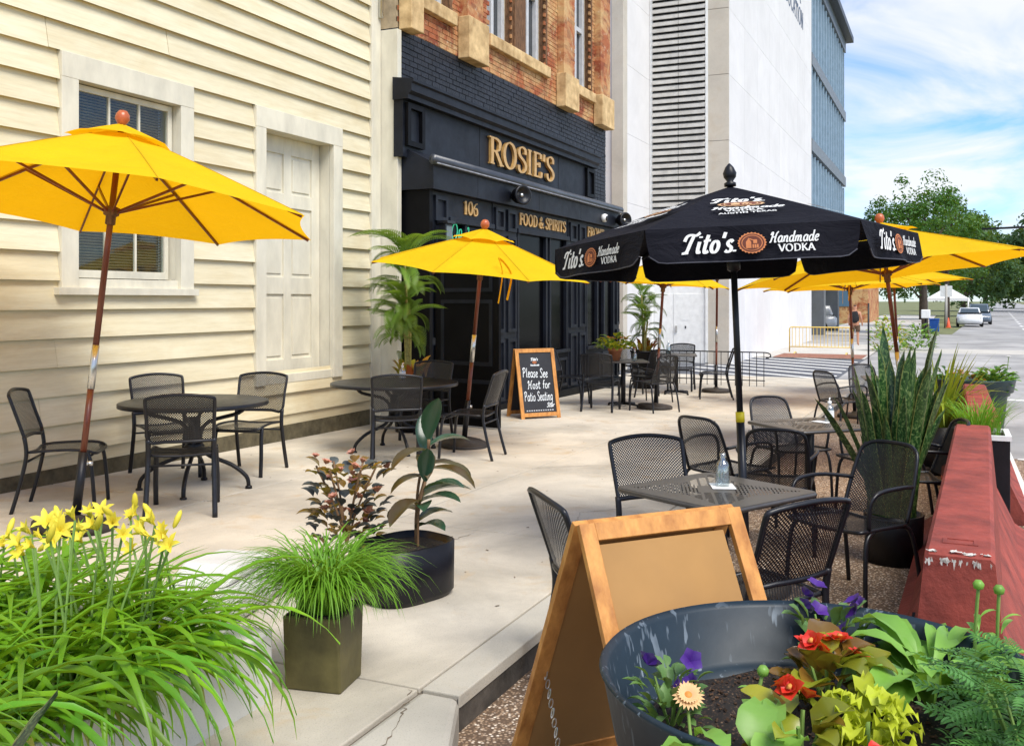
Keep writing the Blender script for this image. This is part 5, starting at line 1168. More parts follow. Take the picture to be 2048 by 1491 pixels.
bl1, bl2 = leaf(.11, .085, 35, -20, 5, .2, 'egg').mesh('leaf', BEGB), leaf(.10, .08, 40, -10, 5, .2, 'egg').mesh('leaf', simple('slate_leaf', (.06, .07, .065), .5, .3)); sf = flower_mb(7, .035, .026, 50, 15, 2, 'egg').mesh('flower', SALM)
for i in range(150):
    a, q, z = r2.uniform(0, 6.28), .20 * r2.random() ** .6, r2.uniform(.0, .42)
    inst('leaf', (bl1, bl2)[i % 2], bg, (q * math.cos(a), q * math.sin(a), z), (0, r2.uniform(-.4, .2), a), r2.uniform(.5, .9))
    if i % 6 == 0: inst('flower', sf, bg, (q * math.cos(a) * 1.15, q * math.sin(a) * 1.15, z + .05), (r2.uniform(-.5, .8), r2.uniform(-.5, .5), a), r2.uniform(.8, 1.4))
for i in range(6): a = i * 1.05; MB().tube(bez([(0, 0, 0), (.06 * math.cos(a), .06 * math.sin(a), .2), (.16 * math.cos(a), .16 * math.sin(a), .42)], 4), .006, 5).build('stem', WST, bg)
# palms with croton underplanting
def frond_mb(Lh, nl, Wl, Ll, e0, e1):
    mb = MB(); x = z = 0; pts = []
    lf = leaf(1, Wl, 8, -35, 4, .25, 'ell')
    for i in range(nl + 1):
        s = i / nl; e = R(e0 + (e1 - e0) * s); pts.append((x, 0, z)); x += math.cos(e) * Lh / nl; z += math.sin(e) * Lh / nl
        if i > nl * .22:
            k = Ll * (1 - .55 * abs(s - .5) * 1.4)
            for sg in (-1, 1): merge(mb, lf, Matrix.Translation(pts[-1]) @ Matrix.Rotation(-e, 4, 'Y') @ Matrix.Rotation(sg * R(62 - 25 * s), 4, 'Z') @ Matrix.Rotation(R(-18), 4, 'Y') @ Matrix.Scale(k, 4))
    mb.tube(pts, [.007 - .005 * i / nl for i in range(nl + 1)], 4); return mb
FR = [frond_mb(.66, 24, .115, .20, 76, -15).mesh('frond', PALMG), frond_mb(.48, 22, .12, .19, 45, -65).mesh('frond', PALMG), frond_mb(.40, 20, .13, .17, 15, -80).mesh('frond', PALMG)]
CL = [leaf(.24, .085, 65, 10, 6, .25, 'ell', .05) for _ in CROT]; CLM = [c.mesh('leaf', m) for c, m in zip(CL, CROT)]
def palm(label, lab2, loc, h, fr, potr, seed, s=1.0, poth=.42):
    rr = random.Random(seed); t = thing('potted_palm', label, 'palm', loc, 0, 'potted palms')
    MB().lathe([(0, 0), (potr * .8, 0), (potr, poth), (potr * 1.06, poth), (potr * 1.06, poth + .03), (potr * .94, poth + .03), (potr * .92, poth - .03), (0, poth - .03)], 28).build('pot', PLASTK, t)
    MB().lathe([(potr * .92, poth - .025), (0, poth - .02)], 20).build('soil', SOIL, t)
    for k in range(3):
        dx, dy = rr.uniform(-.06, .06), rr.uniform(-.06, .06); hk = h * (1 - .14 * k)
        MB().tube(bez([(dx, dy, poth - .03), (dx * 1.3, dy, poth + (hk - poth) * .5), (dx * 2, dy * 2, hk)], 5), [.022 - .0006 * i for i in range(11)], 7).build('trunk', PALMT, t)
        for i in range(fr - 2 * k): inst('frond', FR[rr.randrange(3) if i > 2 else i % 2], t, (dx * 2, dy * 2, hk - .05 - rr.random() * (hk - poth) * .58 * (i > 4)), (0, rr.uniform(-.15, .1), rr.uniform(0, 6.28)), rr.uniform(.75, 1.1) * s)
    c = thing('croton', lab2, 'croton', (loc[0], loc[1], loc[2] + poth - .02), 0, 'crotons in the palm pots')
    for i in range(26):
        a = rr.uniform(0, 6.28); q = potr * rr.uniform(.35, .95); inst('leaf', CLM[rr.randrange(3)], c, (q * math.cos(a), q * math.sin(a), rr.uniform(0, .12)), (0, rr.uniform(-.5, .15), a + rr.uniform(-.4, .4)), rr.uniform(.7, 1.15))
    return t
p1 = at(812, 745, 12.35); palm('tall potted palm where the cream house meets the pub', 'orange and red croton at the foot of the tall palm', (10.55, 6.12, gz(10.6)), 2.15, 19, .24, 21, .95, .62)
palm('potted palm at the far end of the pub beside the low railing', 'yellow and orange croton under the palm by the railing', (18.75, 5.55, gz(18.7)), 1.85, 14, .26, 5, .9, .72)
pm = [o_ for o_ in bpy.data.objects if o_.name == 'potted_palm'][0]
for a, tl, s_ in ((2.35, .1, 1.25), (2.6, -.25, .9), (-.9, -.2, .95), (-.6, .0, 1.0)): inst('frond', FR[0], pm, (0, 0, 2.08), (0, tl, a), s_)
# snake plant by the barrier
sp = thing('snake_plant', 'tall banded snake plant in a black pot beside the red barrier', 'plant', gp(6.92, .34, True), 0, 'snake plants')
MB().lathe([(0, 0), (.175, 0), (.19, .32), (.18, .325), (.17, .29), (0, .29)], 30).build('pot', PLASTK, sp); MB().lathe([(.17, .295), (0, .30)], 20).build('soil', SOIL, sp)
r3 = random.Random(8); sl1 = [snake_leaf(rnd.uniform(.95, 1.28), rnd.uniform(.075, .10), rnd.uniform(2, 7), rnd.uniform(.05, .2)).mesh('leaf', SNAKE) for _ in range(9)]
for i in range(58):
    a = r3.uniform(0, 6.28); q = .15 * r3.random() ** .6; inst('leaf', sl1[i % 9], sp, (q * math.cos(a), q * math.sin(a), .27), (r3.uniform(-.06, .06), r3.uniform(-.08, .10), a), r3.uniform(.6, 1.10) * (1.0 if i % 3 else .8))
for a, tilt, s in ((2.35, .52, .92), (1.9, .30, .8), (-.8, .40, .75), (-1.1, .25, .9)): inst('leaf', sl1[2], sp, (.05 * math.cos(a), .05 * math.sin(a), .27), (0, tilt, a), s)
# spiky planter plants behind it
def pot_box(name, label, loc, sx, sy, h, m, rz=0):
    t = thing(name, label, 'planter', loc, rz); MB().box(-sx / 2, sx / 2, -sy / 2, sy / 2, 0, h).build('body', m, t, bevel=.006)
    MB().box(-sx / 2 + .02, sx / 2 - .02, -sy / 2 + .02, sy / 2 - .02, h - .01, h + .004).build('soil', SOIL, t)
    for q in ((-sx / 2 - .01, sx / 2 + .01, -sy / 2 - .01, -sy / 2 + .03), (-sx / 2 - .01, sx / 2 + .01, sy / 2 - .03, sy / 2 + .01), (-sx / 2 - .01, -sx / 2 + .03, -sy / 2 + .03, sy / 2 - .03), (sx / 2 - .03, sx / 2 + .01, -sy / 2 + .03, sy / 2 - .03)): MB().box(q[0], q[1], q[2], q[3], h, h + .035).build('rim', WHITEP if m is PLASTK else m, t)
    return t
pot_box('box_planter', 'black rectangular planter wedged between the two red barriers', (8.17, -.22, gz(8.1) + LANE), .45, .36, .72, PLASTK)
grass_tuft('ornamental_grass', 'green ornamental grass growing between the two red barriers', (8.17, -.20, gz(8.1) + LANE + .72), 260, (.2, .42), .5, GRASS, (84, 10), 9, rad=.15, w=.008)
st2 = thing('spiky_plant', 'yellow green spiky plant in a dark pot behind the snake plant', 'plant', gp(11.0, -.02 + .12, True))
MB().lathe([(0, 0), (.2, 0), (.26, .5), (.24, .5), (.23, .47), (0, .47)], 24).build('pot', PLASTK, st2)
sl2 = [leaf(.75, .03, 80, e, 7, .2).mesh('leaf', foliage('spiky_leaf_%d' % i, (.20, .34, .03), (.36, .45, .06), .35)) for i, e in enumerate((30, -20, -60, 55))]
for i in range(90): a = r3.uniform(0, 6.28); inst('leaf', sl2[i % 4], st2, (.1 * math.cos(a), .1 * math.sin(a), .46), (0, r3.uniform(-.1, .3), a), r3.uniform(.7, 1.25))
# ------------------------------------------------------------------ round planters
def tub(name, label, loc, r, h, m):
    t = thing(name, label, 'planter', loc, 0, 'round resin planters')
    MB().lathe([(0, 0), (r * .66, 0), (r * .70, .02), (r * .80, h * .70), (r * .86, h * .72), (r * .86, h * .76), (r * .93, h * .78), (r * .985, h * .985), (r, h), (r * .985, h * 1.012), (r * .955, h * .99), (r * .90, h * .80), (r * .86, h * .785), (r * .80, h * .77), (r * .76, h * .66), (0, h * .66)], 72).build('tub', m, t)
    return t
def scratched():
    nt = TEAL.node_tree; b = nt.nodes['Principled BSDF']; v = coords(nt, 'Object'); old = b.inputs['Base Color'].links[0].from_socket; cc = old
    for i, (rot, sc_) in enumerate(((20, 9), (-35, 12), (70, 7))):
        mp = nt.nodes.new('ShaderNodeMapping'); mp.inputs['Rotation'].default_value = (R(rot), R(rot * .7), R(rot * 2)); mp.inputs['Scale'].default_value = (1, 1, .08); lk(nt, v, mp.inputs[0])
        s = ramp(nt, noise(nt, sc_ * 4, 2, .5, mp.outputs[0]), [(.645, (0, 0, 0)), (.67, (1, 1, 1))]); k = ramp(nt, noise(nt, 3 + i, 3, .5, v), [(.42, (0, 0, 0)), (.62, (1, 1, 1))])
        cc = mix(nt, mth(nt, 'MULTIPLY', mth(nt, 'MULTIPLY', s, k), .55), cc, (.30, .36, .42))
    lk(nt, cc, b.inputs['Base Color'])
scratched()
PC = Vector((2.55, .29, LANE)); PR, PH = .56, .77
tub('round_planter', 'large scratched blue-grey round planter in the foreground', PC, PR, PH, TEAL)
soilz = PC.z + PH * .785
mb = MB(); r4 = random.Random(2)
def sfn(u, v): a = u * 2 * math.pi; q = v * PR * .80; return Vector((q * math.cos(a), q * math.sin(a), .035 * math.sin(q * 9 + 1) * math.cos(a * 2) * (1 - v) + .012 * math.sin(a * 7 + q * 40)))
so_ = mb.grid(sfn, 40, 14).build('planter_soil', SOIL); so_.location = (PC.x, PC.y, soilz); so_['kind'] = 'stuff'; tag(so_, 'dark potting soil inside the foreground planter', 'soil')
chp = MB(); r5 = random.Random(12)
for k in range(700):
    a = r5.uniform(0, 6.28); q = PR * .78 * r5.random() ** .5; s_ = r5.uniform(.002, .006); p_ = sfn(a / 6.2832, q / (PR * .80))
    chp.box(-s_, s_, -s_ * .6, s_ * .6, -s_ * .4, s_ * .4, Matrix.Translation(p_ + Vector((0, 0, .003))) @ Matrix.Rotation(r5.uniform(0, 3), 4, 'Z') @ Matrix.Rotation(r5.uniform(-1, 1), 4, 'X'))
co_ = chp.build('bark_chips', simple('bark_chip', (.055, .028, .014), .85, .9, 60, c2=(.008, .005, .003))); co_.location = (PC.x, PC.y, soilz); co_['kind'] = 'stuff'; tag(co_, 'loose bark chips on the soil of the foreground planter', 'bark chips')
def onsoil(u, v): p = H(u, v, soilz); return p
def begonia(label, u, v, n, fl_, s=1.0, seed=1, bronze=.4):
    rr = random.Random(seed); p = onsoil(u, v); t = thing('begonia', label, 'begonia', p)
    lm_ = [leaf(.105, .085, 30, -25, 6, .22, 'egg', .05).mesh('leaf', BEGL), leaf(.10, .085, 40, -10, 6, .22, 'egg', .05).mesh('leaf', BEGB)]
    fm_ = flower_mb(4, .036, .034, 35, 10, 2, 'egg', .15).mesh('flower', REDF); ce = MB().lathe([(0, .012), (.007, .01), (0, 0)], 8).mesh('flower_eye', ORNG)
    for i in range(n):
        a = rr.uniform(0, 6.28); q = .09 * rr.random() ** .5 * s; inst('leaf', lm_[rr.random() < bronze], t, (q * math.cos(a), q * math.sin(a), rr.uniform(.015, .15) * s), (rr.uniform(-.3, .3), rr.uniform(-.5, .2), a), rr.uniform(.6, 1.15) * s)
    for i in range(fl_):
        a = rr.uniform(0, 6.28); q = .08 * rr.random() ** .5 * s; z = rr.uniform(.15, .21) * s
        f = inst('flower', fm_, t, (q * math.cos(a), q * math.sin(a), z), (rr.uniform(-.2, .7), rr.uniform(-.7, .1), rr.uniform(0, 6)), rr.uniform(.85, 1.25)); inst('flower_eye', ce, f, (0, 0, .008))
    for i in range(4): a = i * 1.6; MB().tube([(0, 0, -.01), (.05 * math.cos(a), .05 * math.sin(a), .15 * s)], .005, 5).build('stem', STEMG, t)
begonia('red begonia with bronze leaves in the middle of the foreground planter', 1655, 1432, 30, 6, 1.05, 3, .45)
begonia('red begonia at the lower centre of the foreground planter', 1600, 1560, 18, 3, .95, 5, .5)
begonia('red begonia at the bottom edge, right of the lime coleus', 1790, 1640, 12, 2, .8, 9, .3)
def petunia(label, u, v, n, nf, seed, s=1.0):
    rr = random.Random(seed); t = thing('petunia', label, 'petunia', onsoil(u, v)); lm_ = leaf(.045, .024, 35, -15, 4, .2, 'ell').mesh('leaf', PETL); fm_ = flower_mb(5, .036, .036, 42, 8, 1, 'egg', .1).mesh('flower', PURP)
    for i in range(n): a = rr.uniform(0, 6.28); q = .075 * rr.random() ** .5 * s; inst('leaf', lm_, t, (q * math.cos(a), q * math.sin(a), rr.uniform(.01, .13) * s), (rr.uniform(-.4, .4), rr.uniform(-.9, .3), a), rr.uniform(.8, 1.4) * s)
    for i in range(nf): a = rr.uniform(0, 6.28); q = .06 * s; inst('flower', fm_, t, (q * math.cos(a), q * math.sin(a), rr.uniform(.08, .17) * s), (rr.uniform(.2, 1.0), rr.uniform(-.9, -.2), a), rr.uniform(.8, 1.15))
    for i in range(5): a = i * 1.25; MB().tube([(0, 0, -.01), (.05 * math.cos(a), .05 * math.sin(a), .12 * s)], .0035, 5).build('stem', STEMG, t)
petunia('purple petunia at the left rim of the foreground planter', 1342, 1455, 70, 4, 4, 1.0)
petunia('dark purple petunia behind the red begonia', 1662, 1345, 40, 9, 6, 1.35)
zt = thing('peach_daisy', 'single peach daisy on a bent stem in the foreground planter', 'flower', onsoil(1395, 1530)); o = zt.location; p = at(1376, 1392, 2.42) - o
MB().tube(bez([(0, 0, 0), (p.x * .4 - .02, p.y * .4, p.z * .35), (p.x, p.y, p.z * .75), p], 5), .0045, 6).build('stem', STEMG, zt)
m_ = Matrix.Translation(p) @ Matrix.Rotation(R(35), 4, (RGT.x, RGT.y, 0))
flower_mb(22, .042, .011, 20, -12, 2, 'ell', .1).xf(m_).build('petals', PEACH, zt); MB().lathe([(.013, 0), (.010, .009), (0, .011)], 12).xf(m_).build('eye', ORNG, zt)
def budplant(label, u, v, ub, vb, t_, seed):
    rr = random.Random(seed); t = thing('calendula_bud', label, 'bud', onsoil(u, v)); p = at(ub, vb, t_) - t.location
    MB().tube(bez([(0, 0, 0), p * .5 + Vector((.01, .01, 0)), p], 5), .0045, 6).build('stem', STEMG, t); MB().lathe([(0, -.012), (.012, -.008), (.015, .004), (.008, .014), (0, .014)], 10, p).build('bud', CALE, t)
    lm_ = leaf(.13, .03, 50, -20, 6, .2, 'spoon').mesh('leaf', CALE)
    for i in range(8): inst('leaf', lm_, t, p * (.10 + .09 * i), (0, 0, rr.uniform(0, 6.28)), 1.1 - .09 * i)
budplant('tall green bud stem in the middle of the foreground planter', 1505, 1530, 1526, 1342, 2.36, 2)
budplant('left of two green buds in front of the red barrier', 1960, 1420, 1957, 1170, 2.60, 3); budplant('right of two green buds in front of the red barrier', 2010, 1420, 1998, 1180, 2.6, 4)
cl = thing('calendula', 'broad light green calendula leaves at the right of the foreground planter', 'plant', (2.84, .04, soilz)); lm_ = [leaf(.24, .07, 55, -35, 8, .2, 'spoon', .06).mesh('leaf', CALE), leaf(.19, .06, 70, -10, 8, .2, 'spoon', .06).mesh('leaf', CALE), leaf(.26, .075, 35, -50, 8, .2, 'spoon', .06).mesh('leaf', CALE)]
for i in range(52):
    a = r3.uniform(0, 6.28); q = .10 * r3.random() ** .5; inst('leaf', lm_[i % 3], cl, (q * math.cos(a), q * math.sin(a), r3.uniform(0, .13)), (r3.uniform(-.2, .2), r3.uniform(-.2, .2), a), r3.uniform(.7, 1.05))
mg = thing('marigold', 'ferny dark green marigold foliage at the right edge of the planter', 'plant', (2.46, -.17, soilz)); lf = leaf(1, .28, 10, -25, 4, .2, 'ell'); mbm = MB()
for i in range(7):
    for sg in (-1, 1): merge(mbm, lf, Matrix.Translation((.03 + .017 * i, 0, .004 * i - .0006 * i * i)) @ Matrix.Rotation(sg * R(58), 4, 'Z') @ Matrix.Scale(.048 - .003 * i, 4))
merge(mbm, lf, Matrix.Translation((.14, 0, 0)) @ Matrix.Scale(.04, 4)); mbm.tube([(0, 0, 0), (.07, 0, .01), (.15, 0, 0)], .0018, 4); mlm = mbm.mesh('leaf', MARI)
for i in range(210): a = r3.uniform(0, 6.28); q = .16 * r3.random() ** .5; inst('leaf', mlm, mg, (q * math.cos(a) * 1.2, q * math.sin(a) * .8, r3.uniform(.02, .27)), (r3.uniform(-.4, .4), r3.uniform(-.5, .3), a), r3.uniform(.5, .85))
for i in range(9): a = i * .7; MB().tube([(0, 0, -.01), (.1 * math.cos(a), .1 * math.sin(a), .22)], .004, 5).build('stem', STEMG, mg)
cx_ = thing('lime_coleus', 'frilly lime yellow coleus at the bottom of the foreground planter', 'coleus', onsoil(1735, 1560)); lml = leaf(.075, .045, 35, -35, 6, .2, 'egg', .35).mesh('leaf', LIME)
for i in range(60): a = r3.uniform(0, 6.28); q = .07 * r3.random() ** .5; inst('leaf', lml, cx_, (q * math.cos(a), q * math.sin(a), r3.uniform(.02, .17)), (r3.uniform(-.3, .3), r3.uniform(-.5, .2), a), r3.uniform(.6, 1.15))
MB().tube([(0, 0, -.01), (0, 0, .16)], .006, 6).build('stem', STEMG, cx_)
lb_ = thing('broad_leaf_plant', 'broad pale green leaves along the bottom edge of the planter', 'plant', onsoil(1480, 1640)); lm_ = leaf(.12, .085, 40, -30, 7, .2, 'egg', .08).mesh('leaf', CALE)
for i in range(22): a = r3.uniform(0, 6.28); q = .10 * r3.random() ** .5; inst('leaf', lm_, lb_, (q * math.cos(a) * 1.5, q * math.sin(a), r3.uniform(.02, .12)), (r3.uniform(-.3, .3), r3.uniform(-.4, .2), a), r3.uniform(.7, 1.2))
# far round planter
FP = gp(14.9, -.27, True); tub('round_planter', 'dark green round planter of flowers behind the second barrier', FP, .56, .76, GRNP)
def mound(name, label, cat, loc, n, r, h, mats, Lf, prof='ell', seed=1, group=None):
    rr = random.Random(seed); t = thing(name, label, cat, loc, 0, group); ms_ = [leaf(Lf, Lf * .42, 45, -25, 5, .2, prof, .05).mesh('leaf', m) for m in mats]
    for i in range(n):
        a = rr.uniform(0, 6.28); q = r * rr.random() ** .5; z = h * rr.random() * (1 - .5 * (q / r) ** 2); inst('leaf', ms_[i % len(ms_)], t, (q * math.cos(a), q * math.sin(a), z), (rr.uniform(-.3, .3), rr.uniform(-.4, .3), a + rr.uniform(-1, 1)), rr.uniform(.7, 1.25))
    return t
fz = FP.z + .60
mound('leafy_flower', 'dark green leaves with a white flower at the right of the far planter', 'plant', (FP.x - .05, FP.y - .26, fz), 150, .25, .34, [CALE, TREEL, MARI], .15, seed=3)
mound('bronze_coleus', 'orange and bronze coleus in the middle of the far planter', 'coleus', (FP.x - .1, FP.y + .06, fz), 60, .18, .26, [CROT[0], CROT[1], BEGB], .12, seed=4)
mound('dark_leaf_plant', 'dark green leaves at the left of the far planter', 'plant', (FP.x, FP.y + .30, fz), 90, .2, .28, [TREEL, MARI], .12, seed=5)
fw = thing('white_daisy', 'white flower head above the far green planter', 'flower', (FP.x, FP.y - .42, fz + .1)); MB().tube([(0, 0, 0), (0, -.04, .36)], .005, 5).build('stem', STEMG, fw); flower_mb(12, .05, .02, 30, 0, 2).xf(Matrix.Translation((0, -.04, .36))).build('petals', WHITEP, fw)
# flower pot on the pub table, bottles and napkins
tz = gz(14.9) + .737
ft = thing('flower_pot', 'terracotta pot of yellow green flowers on the pub table', 'flower pot', (TA[0] - .05, TA[1] + .12, tz)); MB().lathe([(0, 0), (.075, 0), (.105, .15), (.115, .15), (.115, .19), (.10, .19), (.098, .16), (0, .16)], 20).build('pot', TERRA, ft)
lm_ = [leaf(.11, .055, 40, -40, 5, .2, 'egg').mesh('leaf', m) for m in (LIME, CALE, LIME)]; fm_ = flower_mb(6, .035, .025, 40, 10, 1, 'egg').mesh('flower', ORNG)
for i in range(110): a = r3.uniform(0, 6.28); q = .23 * r3.random() ** .5; inst('leaf', lm_[i % 3], ft, (q * math.cos(a) * 1.1, q * math.sin(a) * 1.1, .17 + .26 * r3.random() * (1 - (q / .27) ** 2)), (0, r3.uniform(-.4, .3), a), r3.uniform(.9, 1.5))
for i in range(12): a = r3.uniform(0, 6.28); q = .2 * r3.random() ** .5; inst('flower', fm_, ft, (q * math.cos(a), q * math.sin(a), .40 - .5 * q + .04 * r3.random()), (r3.uniform(-.5, .5), r3.uniform(-.5, .5), 0), 1)
def bottle(name, label, p, r, h, m, pump=False, lab=None, grp=None):
    t = thing(name, label, 'bottle', p, 0, grp); MB().lathe([(0, .001), (r, .001), (r * 1.02, h * .1), (r, h * .6), (r * .85, h * .70), (r * .42, h * .80), (r * .40, h * .9)], 20).build('body', m, t)
    MB().lathe([(r * .46, h * .88), (r * .46, h * .985), (0, h)], 14).build('cap', WHITEP if pump else BOTTLE, t)
    MB().lathe([(0, .004), (r * .9, .004), (r * .9, h * .5), (0, h * .5)], 16).build('liquid', clear('liquid_' + name, (.82, .87, .9), .8), t)
    if pump: MB().tube([(0, 0, h * .97), (0, 0, h * 1.12), (r * .9, 0, h * 1.12)], .006, 6).build('pump', WHITEP, t)
    if lab: MB().lathe([(r * 1.03, h * .18), (r * 1.03, h * .55)], 20).build('label', lab, t)
def napkin(label, p, rz): o = MB().box(-.075, .075, -.06, .06, 0, .0025).build('napkin', PAPER); o.location = p; o.rotation_euler.z = rz; tag(o, label, 'napkin')
z1 = gz(5) + LANE + .7375; p = H(1445, 972, z1); napkin('white napkin under the clear bottle', p, R(20)); bottle('water_bottle', 'clear glass bottle on the table behind the wooden sign', p + Vector((0, 0, .004)), .036, .17, BOTTLE)
z2 = gz(8.3) + LANE + .7375; p = H(1659, 843, z2); napkin('white napkin under the white bottle', p + Vector((-.03, .05, 0)), R(60)); bottle('sanitizer_bottle', 'white labelled bottle on the table left of the snake plant', p + Vector((0, 0, .004)), .036, .17, BOTTLE, True, PAPER)
bottle('sanitizer_bottle', 'pump bottle on the round table in front of the palm', Vector((RT_[0] + .25, RT_[1] + .05, gz(9) + .7365)), .034, .16, BOTTLE, True, PAPER)
bottle('glass_bottle', 'clear bottle on the table by the low railing', Vector((TB[0] - .1, TB[1] + .12, gz(TB[0]) + .7375)), .04, .24, BOTTLE); bottle('sanitizer_bottle', 'pump bottle beside the flower pot on the pub table', Vector((TA[0] - .1, TA[1] - .22, tz)), .033, .17, BOTTLE, True)

fk = MB(); r6 = random.Random(31)
for k in range(150):
    x, y = r6.uniform(3.5, 14), r6.uniform(2.0, 6.6); s_ = r6.uniform(.004, .014); m_ = Matrix.Translation((x, y, gz(x) + .003)) @ Matrix.Rotation(r6.uniform(0, 6), 4, 'Z')
    fk.add([m_ @ Vector(p_) for p_ in ((-s_, -s_ * .5, 0), (s_, -s_ * .3, .001), (s_ * .7, s_ * .6, .003), (-s_ * .8, s_ * .4, .001))], [(0, 1, 2, 3)])
lo = fk.build('leaf_litter', simple('dry_leaf_bits', (.10, .06, .03), .9, .5, 30)); lo['kind'] = 'stuff'; tag(lo, 'small dry leaf bits scattered on the pavement', 'leaf litter')
# ------------------------------------------------------------------ far end of the street: trees, tent, cars, person
def crown_mb(seed, rx, rz, nclump, nleaf, lsize):
    rr = random.Random(seed); mb = MB()
    for c in range(nclump):
        a, b = rr.uniform(0, 6.28), math.acos(rr.uniform(-.75, 1)); q = rr.uniform(.45, 1) ** .6; lob = 1 + .18 * math.sin(a * 3 + seed) + .12 * math.sin(b * 5)
        cx, cy, cz = rx * q * lob * math.sin(b) * math.cos(a), rx * q * lob * math.sin(b) * math.sin(a), rz * q * lob * math.cos(b); cr = rx * rr.uniform(.13, .26)
        for l in range(nleaf):
            d = Vector((rr.gauss(0, 1), rr.gauss(0, 1), rr.gauss(0, .7))); d = d.normalized() * cr * rr.random() ** .4; p = Vector((cx, cy, cz)) + d
            n = (d + Vector((rr.gauss(0, .5), rr.gauss(0, .5), rr.gauss(0, .5) + .4)) * cr).normalized(); t1 = n.orthogonal().normalized(); t1 = Quaternion(n, rr.uniform(0, 6.28)) @ t1; t2 = n.cross(t1); s = lsize * rr.uniform(.6, 1.3)
            mb.add([p - t1 * s, p - t2 * s * .5, p + t1 * s, p + t2 * s * .5], [(0, 1, 2, 3)])
    return mb
CRN = [crown_mb(1, 4.2, 3.0, 120, 90, .14).mesh('crown', TREEL), crown_mb(2, 4.2, 3.4, 120, 70, .20).mesh('crown', TREED), crown_mb(5, 4.2, 2.6, 90, 70, .20).mesh('crown', TREEL)]
def tree(label, x, y, h, r, k, grp='street trees', seed=1):
    rr = random.Random(seed); z = gz(60) + LANE; t = thing('street_tree', label, 'tree', (x, y, z), rr.uniform(0, 6), grp); s = r / 4.2; hc = h - 2.6 * s
    mb = MB().tube([(0, 0, -.1), (.05, 0, hc * .45), (0, .1, hc)], [.22 * s + .05, .16 * s + .04, .08 * s], 8)
    for i in range(6): a = i * 1.05 + rr.random(); mb.tube(bez([(0, 0, hc * (.40 + .05 * i)), (1.0 * s * math.cos(a), 1.0 * s * math.sin(a), hc * (.7 + .04 * i)), (2.4 * s * math.cos(a), 2.4 * s * math.sin(a), hc + .8 * s)], 4), [.09 * s + .02 - .006 * s * j for j in range(9)], 6)
    mb.build('trunk', BARK, t); inst('crown', CRN[k], t, (0, 0, hc), (0, 0, rr.uniform(0, 6)), s)
tree('nearest leafy street tree rising above the yellow umbrellas', 62.5, 1.35, 8.3, 3.2, 0, seed=1)
tree('second leafy tree right behind the nearest street tree', 78, .2, 8.4, 3.0, 2, seed=2)
tree('tree seen under the umbrellas beside the glass wing', 60, 9.8, 4.6, 2.6, 0, seed=3)
tree('tree behind the white tent', 108, 2.6, 8.0, 5.0, 0, seed=4)
tree('dark tree farther along the left of the road', 135, -1.5, 9.0, 6.0, 1, seed=5)
tree('large far tree closing the road at right', 190, -19.5, 17, 10, 1, seed=6)
tree('far tree at the left of the road end', 200, -6, 13, 9, 1, seed=7)
tree('far tree at the extreme right edge', 165, -24.5, 15, 9, 1, seed=8)
tree('far tree behind the road crest', 260, -17, 13, 10, 1, seed=9)
sh = mound('round_shrub', 'small clipped shrub beside the office block', 'shrub', (58.5, 8.3, gz(60) + LANE), 260, .7, 1.3, [TREEL, CALE], .35, seed=6)
# tree-side bed shrubs seen between the umbrella poles
for i, (x, y, hh, ms_, lb) in enumerate(((40.5, 2.2, 1.5, [CROT[2], CALE], 'yellowish shrub right of the person'), (42.0, 1.2, 1.1, [TREEL, CALE], 'low green shrub at the street corner'))): mound('corner_shrub', lb, 'shrub', (x, y, gz(40) + LANE), 240, .7, hh, ms_, .22, seed=20 + i)
fb = thing('far_brick_building', 'low red brick building far behind the parked cars', 'building', (96, 16, gz(60) + LANE))
MB().box(90, 104, 6.5, 30, -.5, 4.2).build('wall', REDB, fb, True); MB().box(89.7, 104.3, 6.2, 30.3, 4.2, 4.6).build('roof', WHITEP, fb, True)
for k in range(5): MB().box(89.93, 89.99, 8 + k * 4, 10 + k * 4, 1.0, 2.8).build('window', BLUEG, fb, True)
# tent
tn = thing('market_tent', 'white peaked market tent on the far pavement', 'tent', (97, .2, gz(60) + LANE + .02))
zt_ = [(-1.7, -1.7), (1.7, -1.7), (1.7, 1.7), (-1.7, 1.7)]
MB().add([(x, y, 2.15) for x, y in zt_] + [(0, 0, 3.2)], [(i, (i + 1) % 4, 4) for i in range(4)]).build('roof', WHITEP, tn)
for i in range(4):
    x, y = zt_[i]; x2, y2 = zt_[(i + 1) % 4]; MB().tube([(x, y, 0), (x, y, 2.2)], .04, 6).build('leg', WHITEP, tn); MB().add([(x, y, 2.15), (x2, y2, 2.15), (x2, y2, 1.9), (x, y, 1.9)], [(0, 1, 2, 3)]).build('valance', WHITEP, tn)
